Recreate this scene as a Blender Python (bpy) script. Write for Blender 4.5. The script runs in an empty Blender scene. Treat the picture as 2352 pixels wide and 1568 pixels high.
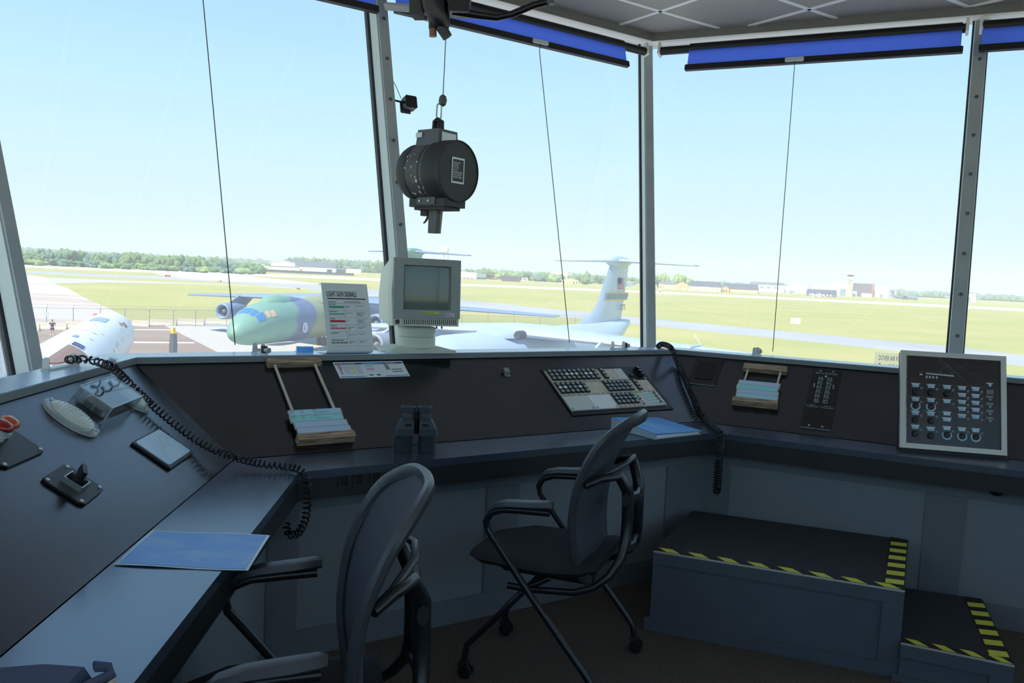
import bpy, math, random
from mathutils import Vector, Matrix
C = bpy.context.scene.collection
sc = bpy.context.scene
R = random.Random(7)
PI = math.pi

# ---------------------------------------------------------------- camera, sky, sun, exposure
F_PX, PITCH, ROLL = 1923.84, math.radians(-4.5817), math.radians(2.7376)
EYE = Vector((0, 0, 1.376))
FW = Vector((0, math.cos(PITCH), math.sin(PITCH)))
_r0 = Vector((1, 0, 0)); _u0 = _r0.cross(FW)
RT = math.cos(ROLL) * _r0 + math.sin(ROLL) * _u0
UP = -math.sin(ROLL) * _r0 + math.cos(ROLL) * _u0
cam = bpy.data.cameras.new('camera'); camo = bpy.data.objects.new('camera', cam); C.objects.link(camo)
cam.sensor_width = 36; cam.lens = F_PX / 2352 * 36; cam.clip_end = 20000; cam.clip_start = 0.05
camo.matrix_world = Matrix((( RT.x, UP.x, -FW.x, EYE.x), (RT.y, UP.y, -FW.y, EYE.y), (RT.z, UP.z, -FW.z, EYE.z), (0, 0, 0, 1)))
sc.camera = camo
sc.cycles.volume_bounces = 2

def lin(c):
    c = c / 255
    return c / 12.92 if c <= .04045 else ((c + .055) / 1.055) ** 2.4
def rgb(r, g, b): return (lin(r), lin(g), lin(b), 1)

w = bpy.data.worlds.new('sky'); sc.world = w; w.use_nodes = True
nt = w.node_tree; nt.nodes.clear()
_tc = nt.nodes.new('ShaderNodeTexCoord'); _sx = nt.nodes.new('ShaderNodeSeparateXYZ'); _ra = nt.nodes.new('ShaderNodeValToRGB')
_bg = nt.nodes.new('ShaderNodeBackground'); _ou = nt.nodes.new('ShaderNodeOutputWorld')
nt.links.new(_tc.outputs['Generated'], _sx.inputs[0]); nt.links.new(_sx.outputs['Z'], _ra.inputs[0])
nt.links.new(_ra.outputs[0], _bg.inputs[0]); nt.links.new(_bg.outputs[0], _ou.inputs[0])
EXPO = .3
def skyc(r, g, b): return tuple(max(0, (lin(c) * (1.04 if c == 255 else 1) / 2 ** EXPO - .035) / .93) for c in (r, g, b)) + (1,)
_e = _ra.color_ramp.elements
_e[0].position = 0.0; _e[0].color = skyc(222, 241, 250)
_e[1].position = 1.0; _e[1].color = skyc(66, 116, 214)
for p, c in ((.03, (224, 245, 253)), (.05, (224, 248, 255)), (.123, (214, 249, 255)), (.2, (198, 243, 255)), (.26, (184, 232, 255)), (.33, (172, 220, 255)), (.5, (160, 208, 254)), (.75, (100, 156, 236))):
    k = _e.new(p); k.color = skyc(*c)
_bg.inputs[1].default_value = 1.0
sun = bpy.data.lights.new('sun', 'SUN'); sun.energy = 5.6; sun.angle = math.radians(1); sun.color = (1, .95, .86)
suno = bpy.data.objects.new('sun', sun); C.objects.link(suno)
suno.rotation_euler = (math.radians(38), 0, math.radians(-32))      # high sun behind and to the left of the viewer
sc.view_settings.view_transform = 'Standard'; sc.view_settings.look = 'None'
sc.view_settings.exposure = EXPO; sc.view_settings.gamma = 1.0; sc.view_settings.use_curve_mapping = False

# ---------------------------------------------------------------- plan of the cab: a regular hexagon
AL = math.radians(33.968)
CX, CY = 1.1028, 1.8657
A1, A2, A3, A4, A5, A6, AK = 1.723, 1.969, 2.406, 2.540, 2.908, 3.430, 1.81
ZS, ZL, ZC, ZG = .688, 1.0045, 2.956, -8.02
ZLP = ZL - .024
T30 = 1 / math.sqrt(3)
def dn(k):
    a = AL - k * PI / 3
    return Vector((math.cos(a), math.sin(a), 0)), Vector((-math.sin(a), math.cos(a), 0))
def hx(k, s, a, z):                                   # point at 'along' s, apothem a, height z in wall frame k
    d, n = dn(k); return Vector((CX, CY, 0)) + d * s + n * a + Vector((0, 0, z))
def mat4(o, x, y, z):
    return Matrix(((x.x, y.x, z.x, o.x), (x.y, y.y, z.y, o.y), (x.z, y.z, z.z, o.z), (0, 0, 0, 1)))
def wallM(k, s=0, a=0, z=0):                          # x along the wall, y outwards, z up
    d, n = dn(k); return mat4(hx(k, s, a, z), d, n, Vector((0, 0, 1)))
def panelM(k, s=0, t=0, h=0):                         # x along, y up the slope, z off the sloped panel
    d, n = dn(k); o = hx(k, 0, A2, ZS); y = (hx(k, 0, A3, ZLP) - o).normalized(); z = d.cross(y)
    return mat4(o + d * s + y * t + z * h, d, y, z)
TILT = math.atan2(A6 - A5, ZC - ZL)
def glassM(k, s=0, t=0, off=0):                       # x along, y up the leaning glass, z inwards
    d, n = dn(k); o = hx(k, 0, A5, ZL); y = (hx(k, 0, A6, ZC) - o).normalized(); z = d.cross(y)
    return mat4(o + d * s + y * t + z * off, d, y, z)
GL = math.hypot(A6 - A5, ZC - ZL)
# surveying: where a sight line from the viewer's eye meets a known surface
def ray(u, v): return FW + RT * ((u - 1176) / F_PX) - UP * ((v - 784) / F_PX)
def on_plane(u, v, p, n):
    d = ray(u, v); return EYE + d * ((p - EYE).dot(n) / d.dot(n))
def on_z(u, v, z): return on_plane(u, v, Vector((0, 0, z)), Vector((0, 0, 1)))
def at_dist(u, v, D):
    d = ray(u, v); return EYE + d * (D / math.hypot(d.x, d.y))
def gp(u, v, z=0.0): return on_z(u, v, ZG + z)
def panel_pt(k, u, v, h=0):
    M = panelM(k, 0, 0, h); return on_plane(u, v, M.translation, M.col[2].xyz)

# ---------------------------------------------------------------- materials
def mat(name, col, rough=.5, metal=0, spec=.5, noise=None, bump=None, trans=0, emit=None, alpha=1, coat=0, ior=1.5, tint=None):
    m = bpy.data.materials.new(name); m.use_nodes = True; t = m.node_tree; b = t.nodes['Principled BSDF']
    b.inputs['Base Color'].default_value = col; b.inputs['Roughness'].default_value = rough
    b.inputs['Metallic'].default_value = metal; b.inputs['Specular IOR Level'].default_value = spec
    b.inputs['Transmission Weight'].default_value = trans; b.inputs['Alpha'].default_value = alpha
    b.inputs['Coat Weight'].default_value = coat; b.inputs['IOR'].default_value = ior
    if tint: b.inputs['Specular Tint'].default_value = tint
    if noise:                                         # (scale, second colour, stretch xyz, low, high)
        sca, c2, st, lo, hi = noise
        tc = t.nodes.new('ShaderNodeTexCoord'); mp = t.nodes.new('ShaderNodeMapping'); mp.inputs['Scale'].default_value = st
        n = t.nodes.new('ShaderNodeTexNoise'); n.inputs['Scale'].default_value = sca; n.inputs['Detail'].default_value = 5
        r = t.nodes.new('ShaderNodeValToRGB'); r.color_ramp.elements[0].position = lo; r.color_ramp.elements[1].position = hi
        r.color_ramp.elements[0].color = col; r.color_ramp.elements[1].color = c2
        t.links.new(tc.outputs['Object'], mp.inputs[0]); t.links.new(mp.outputs[0], n.inputs['Vector'])
        t.links.new(n.outputs['Fac'], r.inputs[0]); t.links.new(r.outputs[0], b.inputs['Base Color'])
    if bump:                                          # (scale, strength, distance)
        tc = t.nodes.new('ShaderNodeTexCoord'); n = t.nodes.new('ShaderNodeTexNoise'); n.inputs['Scale'].default_value = bump[0]
        n.inputs['Detail'].default_value = 4
        bu = t.nodes.new('ShaderNodeBump'); bu.inputs['Strength'].default_value = bump[1]; bu.inputs['Distance'].default_value = bump[2]
        t.links.new(tc.outputs['Object'], n.inputs['Vector']); t.links.new(n.outputs['Fac'], bu.inputs['Height']); t.links.new(bu.outputs[0], b.inputs['Normal'])
    return m
def glass_mat(name, tint, film, gloss=.05, film_col=(1, 1, 1, 1), rough=0.0):
    m = bpy.data.materials.new(name); m.use_nodes = True; t = m.node_tree; t.nodes.clear()
    o = t.nodes.new('ShaderNodeOutputMaterial'); tr = t.nodes.new('ShaderNodeBsdfTransparent'); tr.inputs[0].default_value = tint
    tl = t.nodes.new('ShaderNodeBsdfTranslucent'); tl.inputs[0].default_value = film_col
    g = t.nodes.new('ShaderNodeBsdfGlossy'); g.inputs['Roughness'].default_value = rough
    a = t.nodes.new('ShaderNodeMixShader'); a.inputs[0].default_value = film
    b = t.nodes.new('ShaderNodeMixShader'); b.inputs[0].default_value = gloss
    t.links.new(tr.outputs[0], a.inputs[1]); t.links.new(tl.outputs[0], a.inputs[2])
    t.links.new(a.outputs[0], b.inputs[1]); t.links.new(g.outputs[0], b.inputs[2]); t.links.new(b.outputs[0], o.inputs[0])
    return m
M = {}
M['laminate'] = mat('black_laminate', rgb(8, 9, 12), .24, ior=1.85, tint=(.8, .86, 1, 1), noise=(3, rgb(12, 13, 16), (1, 1, 1), .35, .7), bump=(900, .05, .0005))
M['laminate_top'] = mat('worktop_laminate', rgb(62, 70, 84), .22, ior=2.5, tint=(.72, .85, 1, 1), bump=(900, .05, .0005))
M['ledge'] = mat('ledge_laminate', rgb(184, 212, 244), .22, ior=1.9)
M['ledge_edge'] = mat('ledge_edging', rgb(128, 134, 136), .5)
M['apron'] = mat('apron_black', rgb(38, 39, 42), .5)
M['kick'] = mat('kick_grey', rgb(128, 134, 142), .7, noise=(2, rgb(126, 132, 140), (1, 1, 1), .3, .7))
M['kick_dark'] = mat('kick_frame_grey', rgb(108, 114, 122), .7)
M['black'] = mat('black_plastic', rgb(26, 26, 28), .42)
M['binocular'] = mat('rubber_armour', rgb(58, 64, 72), .5)
M['outlet'] = mat('outlet_frame', rgb(58, 60, 64), .5)
M['black_matt'] = mat('black_matt', rgb(22, 22, 23), .75)
M['black_gloss'] = mat('black_gloss', rgb(24, 24, 27), .22)
M['tube'] = mat('black_tube', rgb(28, 30, 36), .3, spec=.6)
M['fabric'] = mat('seat_fabric', rgb(36, 38, 42), .9, bump=(600, .3, .001))
M['mesh'] = mat('backrest_mesh', rgb(70, 74, 84), .8, bump=(500, .6, .001))
M['chair_frame'] = mat('chair_plastic', rgb(66, 68, 74), .36)
M['chair_dark'] = mat('chair_plastic_dark', rgb(30, 32, 36), .38)
M['carpet'] = mat('carpet_brown', rgb(104, 92, 82), .95, noise=(140, rgb(72, 66, 60), (1, 1, 1), .35, .65), bump=(300, .8, .004))
M['tile'] = mat('ceiling_tile', rgb(166, 160, 150), .55, noise=(160, rgb(130, 126, 118), (1, 1, 1), .55, .72), bump=(120, .4, .002))
M['tbar'] = mat('ceiling_rail', rgb(246, 244, 242), .4)
M['trim_dark'] = mat('trim_grey', rgb(120, 120, 116), .5)
M['trim_light'] = mat('trim_white', rgb(240, 238, 230), .45)
M['alu'] = mat('mullion_aluminium', rgb(176, 182, 186), .5, metal=.1, noise=(3, rgb(160, 168, 174), (1, 1, .3), .4, .7))
M['alu_light'] = mat('mullion_strip', rgb(206, 216, 214), .42)
M['gasket'] = mat('rubber_gasket', rgb(70, 72, 76), .7)
M['bolt'] = mat('bolt_steel', rgb(110, 112, 114), .35, metal=.8)
M['glass'] = glass_mat('window_glass', (.975, .99, .995, 1), .075, .02)
M['wall'] = mat('wall_grey', rgb(186, 188, 190), .7)
M['concrete_out'] = mat('tower_shell', rgb(190, 188, 180), .8)
M['blind'] = None
def cloth_mat(name, col, tl):
    m = bpy.data.materials.new(name); m.use_nodes = True; t = m.node_tree; t.nodes.clear()
    o = t.nodes.new('ShaderNodeOutputMaterial'); d = t.nodes.new('ShaderNodeBsdfDiffuse'); d.inputs[0].default_value = col
    x = t.nodes.new('ShaderNodeBsdfTranslucent'); x.inputs[0].default_value = col; mx = t.nodes.new('ShaderNodeMixShader'); mx.inputs[0].default_value = tl
    t.links.new(d.outputs[0], mx.inputs[1]); t.links.new(x.outputs[0], mx.inputs[2]); t.links.new(mx.outputs[0], o.inputs[0])
    return m
M['blind'] = cloth_mat('blue_blind_cloth', (.30, .42, .90, 1), .9)
M['steel'] = mat('plated_steel', rgb(170, 180, 178), .3, metal=.75)
M['steel_light'] = mat('latch_metal', rgb(208, 210, 208), .42, metal=.3)
M['white'] = mat('white_paper', rgb(232, 238, 242), .6)
M['paper_blue'] = mat('chart_paper', rgb(80, 150, 232), .3, spec=.6, noise=(9, rgb(128, 178, 226), (1, 1.6, 1), .48, .72), bump=(14, .5, .004))
M['film'] = mat('laminated_edge', rgb(178, 196, 208), .2, spec=.8)
M['strip_blue'] = mat('strip_blue', rgb(178, 226, 242), .5)
M['strip_teal'] = mat('strip_teal', rgb(160, 230, 232), .5)
M['strip_lilac'] = mat('strip_pale_blue', rgb(190, 216, 242), .5)
M['wood'] = mat('weathered_wood', rgb(186, 160, 134), .8, noise=(14, rgb(116, 98, 82), (1, 9, 9), .4, .7), bump=(60, .5, .003))
M['wood_light'] = mat('strip_wood', rgb(196, 180, 160), .7)
M['rod'] = mat('bamboo_rod', rgb(212, 200, 180), .6, noise=(30, rgb(180, 164, 140), (1, .3, 1), .45, .7))
M['beige'] = mat('monitor_beige', rgb(216, 220, 204), .5)
M['bezel'] = mat('monitor_grey', rgb(158, 166, 168), .5)
M['screen'] = mat('crt_glass', rgb(96, 116, 114), .12, spec=.8, coat=.3)
M['clear'] = glass_mat('clear_acrylic', (.95, .98, .99, 1), .03, .22, rough=.05)
M['lens_white'] = mat('ribbed_lens', rgb(214, 222, 214), .18, spec=.8, coat=.5)
M['red_lens'] = mat('red_lens', rgb(178, 20, 30), .22, trans=.25, coat=.4)
M['orange_lens'] = mat('orange_lens', rgb(232, 96, 40), .22, trans=.25, coat=.4)
M['grey_light'] = mat('pale_grey', rgb(206, 210, 212), .45)
M['card_blue'] = mat('card_blue', rgb(178, 212, 236), .3, noise=(12, rgb(192, 222, 240), (1, 1, 1), .4, .6))
M['olive'] = mat('panel_khaki', rgb(218, 209, 188), .5, noise=(30, rgb(204, 194, 170), (1, 1, 1), .4, .7))
M['panel_grey'] = mat('blank_grey', rgb(216, 218, 214), .5)
M['panel_white'] = mat('blank_pale', rgb(242, 248, 246), .5)
M['key'] = mat('key_grey', rgb(150, 160, 160), .35)
M['key_lit'] = mat('key_white', rgb(236, 244, 238), .35)
M['key_pad'] = mat('keypad_white', rgb(208, 232, 234), .4)
M['screw'] = mat('screw_head', rgb(200, 202, 200), .35, metal=.6)
M['hazard_y'] = mat('hazard_yellow', rgb(214, 216, 72), .5)
M['box_blue'] = mat('step_paint', rgb(84, 92, 104), .6, noise=(5, rgb(92, 100, 112), (1, 1, 1), .35, .7))
M['box_top'] = mat('step_tread', rgb(42, 44, 48), .85)
M['gun'] = mat('gun_paint', rgb(92, 94, 98), .42, noise=(7, rgb(76, 74, 74), (1, 1, 1), .4, .65))
M['gun_face'] = mat('gun_face', rgb(56, 56, 58), .55)
M['chip'] = mat('bare_metal_chips', rgb(206, 212, 214), .4, metal=.4)
M['copper'] = mat('copper_brown', rgb(140, 92, 74), .45, metal=.3)
M['binder'] = mat('binder_blue', rgb(84, 164, 244), .3, spec=.6, noise=(20, rgb(110, 182, 250), (1, .2, 1), .4, .65), bump=(30, .4, .003))
M['print'] = mat('print_black', rgb(34, 36, 42), .7)
M['print_grey'] = mat('print_grey', rgb(110, 118, 128), .7)
M['print_green'] = mat('print_green', rgb(60, 176, 128), .6)
M['print_red'] = mat('print_red', rgb(196, 48, 62), .6)
M['print_navy'] = mat('print_navy', rgb(30, 60, 120), .6)
M['print_blue'] = mat('print_sky', rgb(70, 160, 220), .6)
M['print_yel'] = mat('print_yellow', rgb(210, 220, 90), .6)
M['etch'] = mat('engraved_pale', rgb(190, 200, 200), .6)
M['smoke'] = mat('panel_smoked', rgb(40, 33, 36), .15, spec=.6)
M['frame_grey'] = mat('frame_metal', rgb(206, 202, 194), .4, metal=.3)
M['bag'] = mat('bag_cloth', rgb(70, 82, 108), .8, bump=(20, .5, .006))

# ---------------------------------------------------------------- mesh builder
class MB:
    def __init__(s, M=None): s.v = []; s.f = []; s.mi = []; s.M = M; s.cur = 0
    def add(s, vs, fs):
        b = len(s.v)
        s.v += [tuple(s.M @ Vector(v)) if s.M else tuple(v) for v in vs]
        for f in fs: s.f.append(tuple(b + i for i in f)); s.mi.append(s.cur)
        return s
    def mat(s, i): s.cur = i; return s
    def box(s, x0, y0, z0, x1, y1, z1, bev=0):
        if bev > 0: return s.prism([(x0 + bev, y0), (x1 - bev, y0), (x1, y0 + bev), (x1, y1 - bev), (x1 - bev, y1), (x0 + bev, y1), (x0, y1 - bev), (x0, y0 + bev)], z0, z1)
        v = [(x0, y0, z0), (x1, y0, z0), (x1, y1, z0), (x0, y1, z0), (x0, y0, z1), (x1, y0, z1), (x1, y1, z1), (x0, y1, z1)]
        return s.add(v, [(3, 2, 1, 0), (4, 5, 6, 7), (0, 1, 5, 4), (1, 2, 6, 5), (2, 3, 7, 6), (3, 0, 4, 7)])
    def hexa(s, p):                                   # 8 corners, bottom ring then top ring
        return s.add(p, [(3, 2, 1, 0), (4, 5, 6, 7), (0, 1, 5, 4), (1, 2, 6, 5), (2, 3, 7, 6), (3, 0, 4, 7)])
    def prism(s, poly, z0, z1):
        n = len(poly)
        return s.add([(x, y, z0) for x, y in poly] + [(x, y, z1) for x, y in poly],
                     [tuple(range(n - 1, -1, -1)), tuple(range(n, 2 * n))] + [(i, (i + 1) % n, n + (i + 1) % n, n + i) for i in range(n)])
    def loft(s, rings, cap=True, closed=True):
        n = len(rings[0]); v = [p for r in rings for p in r]; f = []
        for i in range(len(rings) - 1):
            for j in range(n if closed else n - 1):
                a, b = i * n + j, i * n + (j + 1) % n
                f.append((a, b, b + n, a + n))
        if cap and closed: f.append(tuple(range(n - 1, -1, -1))); f.append(tuple(range(len(v) - n, len(v))))
        return s.add(v, f)
    def tube(s, pts, r, n=8, cap=True, flat=1.0, up=None):
        pts = [Vector(p) for p in pts]; rs = r if isinstance(r, (list, tuple)) else [r] * len(pts); rings = []
        ref = None
        for i, p in enumerate(pts):
            t = (pts[min(i + 1, len(pts) - 1)] - pts[max(i - 1, 0)]).normalized()
            if ref is None:
                ref = Vector(up) if up else (Vector((0, 0, 1)) if abs(t.z) < .9 else Vector((1, 0, 0)))
            x = (ref - t * ref.dot(t)).normalized(); ref = x; y = t.cross(x)
            rings.append([tuple(p + x * (math.cos(a) * rs[i]) + y * (math.sin(a) * rs[i] * flat)) for a in [2 * PI * j / n for j in range(n)]])
        return s.loft(rings, cap)
    def cyl(s, p0, p1, r0, r1=None, n=16):
        return s.tube([p0, p1], [r0, r0 if r1 is None else r1], n)
    def lathe(s, prof, n=24, o=(0, 0, 0), ax=(0, 0, 1), sx=1, sy=1):
        z = Vector(ax).normalized(); x = (Vector((1, 0, 0)) if abs(z.x) < .9 else Vector((0, 1, 0))); x = (x - z * x.dot(z)).normalized(); y = z.cross(x); o = Vector(o)
        return s.loft([[tuple(o + z * h + x * (math.cos(2 * PI * j / n) * r * sx) + y * (math.sin(2 * PI * j / n) * r * sy)) for j in range(n)] for r, h in prof], cap=True)
    def disc(s, o, r, h, n=12): return s.lathe([(r, 0), (r * .85, h)], n, o)
    def quad(s, a, b, c, d): return s.add([a, b, c, d], [(0, 1, 2, 3)])
    def build(s, name, m, parent=None, smooth=False, M=None):
        me = bpy.data.meshes.new(name); me.from_pydata(s.v, [], s.f); me.update()
        for x in (m if isinstance(m, (list, tuple)) else [m]): me.materials.append(x)
        if any(s.mi): me.polygons.foreach_set('material_index', s.mi)
        o = bpy.data.objects.new(name, me); C.objects.link(o)
        if M: o.matrix_world = M
        if parent: o.parent = parent
        if smooth:
            me.shade_smooth() if hasattr(me, 'shade_smooth') else None
            if hasattr(me, 'set_sharp_from_angle'): me.set_sharp_from_angle(angle=math.radians(38))
        return o
def empty(name, M=None, parent=None):
    o = bpy.data.objects.new(name, None); C.objects.link(o); o.empty_display_size = .1
    if M is not None: o.matrix_world = M
    if parent: o.parent = parent
    return o
def tag(o, label=None, cat=None, group=None, kind=None):
    if label: o['label'] = label
    if cat: o['category'] = cat
    if group: o['group'] = group
    if kind: o['kind'] = kind
    return o
def thing(name, label, cat, Mx=None, group=None): return tag(empty(name, Mx), label, cat, group)
KIDS = {}
def copy_tree(o, parent=None, Mx=None):
    c = o.copy(); C.objects.link(c)
    if parent: c.parent = parent
    if Mx is not None: c.matrix_world = Mx
    for ch in list(o.children): copy_tree(ch, c)
    return c
def dup(o, parent, loc, rot=None):                    # another of the same small part
    c = o.copy(); C.objects.link(c); c.parent = parent; c.location = loc
    if rot is not None: c.rotation_euler = rot
    return c
def text(body, size, parent, loc, m, sx=1.0, name='lettering', align='LEFT', rot=None, th=.0002):
    cu = bpy.data.curves.new(name, 'FONT'); cu.body = body; cu.size = size; cu.align_x = align; cu.extrude = th; cu.resolution_u = 2
    cu.materials.append(m); o = bpy.data.objects.new(name, cu); C.objects.link(o); o.parent = parent
    o.location = loc; o.scale = (sx, 1, 1)
    if rot: o.rotation_euler = rot
    return o
def T(x, y, z): return Matrix.Translation((x, y, z))
def Rz(a): return Matrix.Rotation(a, 4, 'Z')

# ---------------------------------------------------------------- the room
def hexpoly(a, z): return [tuple(hx(k, -a * T30, a, z)) for k in range(0, 6)]
def struct(mb, name, m, parent=None, smooth=False):
    o = mb.build(name, m, parent, smooth)
    if not parent: o['kind'] = 'structure'
    return o
def mitre(k, sec, mb=None):                           # closed section [(apothem, z)...] run along wall k, mitred at the corners
    mb = mb or MB()
    return mb.loft([[tuple(hx(k, -a * T30, a, z)) for a, z in sec], [tuple(hx(k, a * T30, a, z)) for a, z in sec]])
P2 = lambda a: [p[:2] for p in hexpoly(a, 0)]
struct(MB().prism(P2(A5), -.12, 0), 'floor', M['carpet'])
roof = struct(MB().prism(P2(A6 + 1.15), ZC + .30, ZC + .42), 'roof', M['concrete_out'])  # unseen slab over the cab, eaves extended to block direct sun
names6 = {0: 'front', 1: 'right', 2: 'rear_right', 3: 'rear', 4: 'rear_left', -1: 'left'}
for k in (-1, 0, 1, 2, 3, 4):
    struct(mitre(k, [(A5 + .02, .80), (A5 + .14, .80), (A5 + .14, ZG), (A5 + .02, ZG)]), 'wall_' + names6[k], M['concrete_out'])
    if k in (2, 3, 4):
        struct(mitre(k, [(A5 - .2, ZL - .03), (A5 + .02, ZL - .03), (A5 + .02, 0), (A5 - .2, 0)]), 'wall_%s_lower' % names6[k], M['wall'])
# head frame: light vertical face, dark ceiling angle, fascia up to the roof
for i, k in enumerate((-1, 0, 1, 2, 3, 4)):
    h = struct(mitre(k, [(A6 - .105, ZC), (A6, ZC), (A6, ZC + .03), (A6 - .105, ZC + .03)]), 'trim_%d' % (i + 1), M['trim_light'])
    mitre(k, [(A6 - .108, ZC + .002), (A6 - .1055, ZC + .002), (A6 - .1055, ZC + .058), (A6 - .108, ZC + .058)]).build('ceiling_angle', M['trim_dark'], h)
    mitre(k, [(A6 - .10, ZC + .0305), (A6 - .003, ZC + .0305), (A6 - .003, ZC + .30), (A6 - .10, ZC + .30)]).build('fascia', M['trim_dark'], h)
# ceiling: plenum board, tiles one by one, rails
ceil = struct(MB().prism(P2(A6 - .005), ZC + .09, ZC + .12), 'ceiling', M['trim_dark'])
def clip(poly, side):
    out = []
    for i in range(len(poly)):
        p, q = poly[i], poly[(i + 1) % len(poly)]; a, b = side(p), side(q)
        if a >= 0: out.append(p)
        if (a >= 0) != (b >= 0): t = a / (a - b); out.append((p[0] + (q[0] - p[0]) * t, p[1] + (q[1] - p[1]) * t))
    return out
def clip_hex(poly, a):
    for k in range(6):
        d, n = dn(k); poly = clip(poly, lambda p: a - ((p[0] - CX) * n.x + (p[1] - CY) * n.y))
        if len(poly) < 3: return []
    return poly
d0, n0 = dn(0)
G0 = Vector((.802, 5.219, 0)); TS = .609
def gpt(i, j): q = G0 + d0 * (i * TS) + n0 * (j * TS); return (q.x, q.y)
for i in range(-8, 10):
    for j in range(-13, 5):
        e = .012 / TS
        po = clip_hex([gpt(i + e, j + e), gpt(i + 1 - e, j + e), gpt(i + 1 - e, j + 1 - e), gpt(i + e, j + 1 - e)], A6 - .112)
        if len(po) > 2: MB().prism(po, ZC + .052, ZC + .07).build('ceiling_tile', M['tile'], ceil)
e = .012 / TS
for i in range(-9, 11):
    for po in ([gpt(i - e, -14), gpt(i + e, -14), gpt(i + e, 6), gpt(i - e, 6)], [gpt(-9, i - e), gpt(11, i - e), gpt(11, i + e), gpt(-9, i + e)]):
        po = clip_hex(po, A6 - .112)
        if len(po) > 2: MB().prism(po, ZC + .045, ZC + .056).build('ceiling_rail', M['tbar'], ceil)

# window posts, panes
ZT = ZC + .29; XT = (ZT - ZL) / (ZC - ZL); GOFF = -.13
def post(k, s, wdt, n_bolts, idx, corner):
    if corner:                                        # corner post on the bisector
        a = AL - k * PI / 3 - PI / 6; nb = Vector((-math.sin(a), math.cos(a), 0)); db = Vector((math.cos(a), math.sin(a), 0))
        r0, r1 = A5 * 2 * T30, A6 * 2 * T30; zb = .82
        o = Vector((CX, CY, 0)) + nb * (r0 - (r1 - r0) * (ZL - zb) / (ZC - ZL)) + Vector((0, 0, zb)); q = Vector((CX, CY, 0)) + nb * (r0 + (r1 - r0) * XT) + Vector((0, 0, ZT))
    else:
        db, nb = dn(k); zb = .82
        o = hx(k, s, A5 - (A6 - A5) * (ZL - zb) / (ZC - ZL), zb); q = hx(k, s, A5 + (A6 - A5) * XT, ZT)
    y = (q - o).normalized(); z = db.cross(y); L = (q - o).length
    p = empty('trim_%d' % idx, mat4(o, db, y, z)); p['kind'] = 'structure'
    h = wdt / 2
    MB().box(-h, 0, -.145, h, L, 0).build('mullion_face', M['alu'], p)
    for sg in (-1, 1):
        MB().box(sg * (h + .0005), 0, -.098, sg * (h + .006), L, -.014).build('mullion_strip', M['alu_light'], p)
        MB().box(sg * (h + .0005), 0, -.14, sg * (h + .016), L, -.108).build('gasket', M['gasket'], p)
    if n_bolts:
        b = MB().lathe([(.0105, 0), (.0095, .004), (.004, .0055)], 10).build('bolt', M['bolt'], p)
        for i in range(n_bolts):
            if i: b = dup(b, p, (0, 0, 0))
            b.location = (.002, .12 + i * (L - .2) / (n_bolts - 1), 0)
    return p
idx = 7; wn = 1
for k in (-1, 0, 1, 2, 3, 4):
    post(k, 0, .058, 11 if k in (0, 1, -1) else 0, idx, False); idx += 1
    post(k, 0, .05, 0, idx, True); idx += 1
    for sgn in (-1, 1):
        f = .03
        def e_(t): a = A5 + (A6 - A5) * t; return a * T30
        t0 = -(ZL - .84) / math.cos(TILT); g = MB(); tt = t0 / GL; GT = GL * XT
        lo, hi = e_(tt) + .042, e_(XT) + .042
        if sgn < 0: c4 = [(-lo, t0), (-f, t0), (-f, GT), (-hi, GT)]
        else: c4 = [(f, t0), (lo, t0), (hi, GT), (f, GT)]
        g.prism(c4, GOFF - .006, GOFF)
        wo = empty('window_%d' % wn, glassM(k)); wo['kind'] = 'structure'; wn += 1
        g.build('glass_pane', M['glass'], wo)
        MB().box(c4[0][0], t0 - .03, -.14, c4[1][0], t0 + .012, -.11).build('window_frame', M['gasket'], wo)

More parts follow.
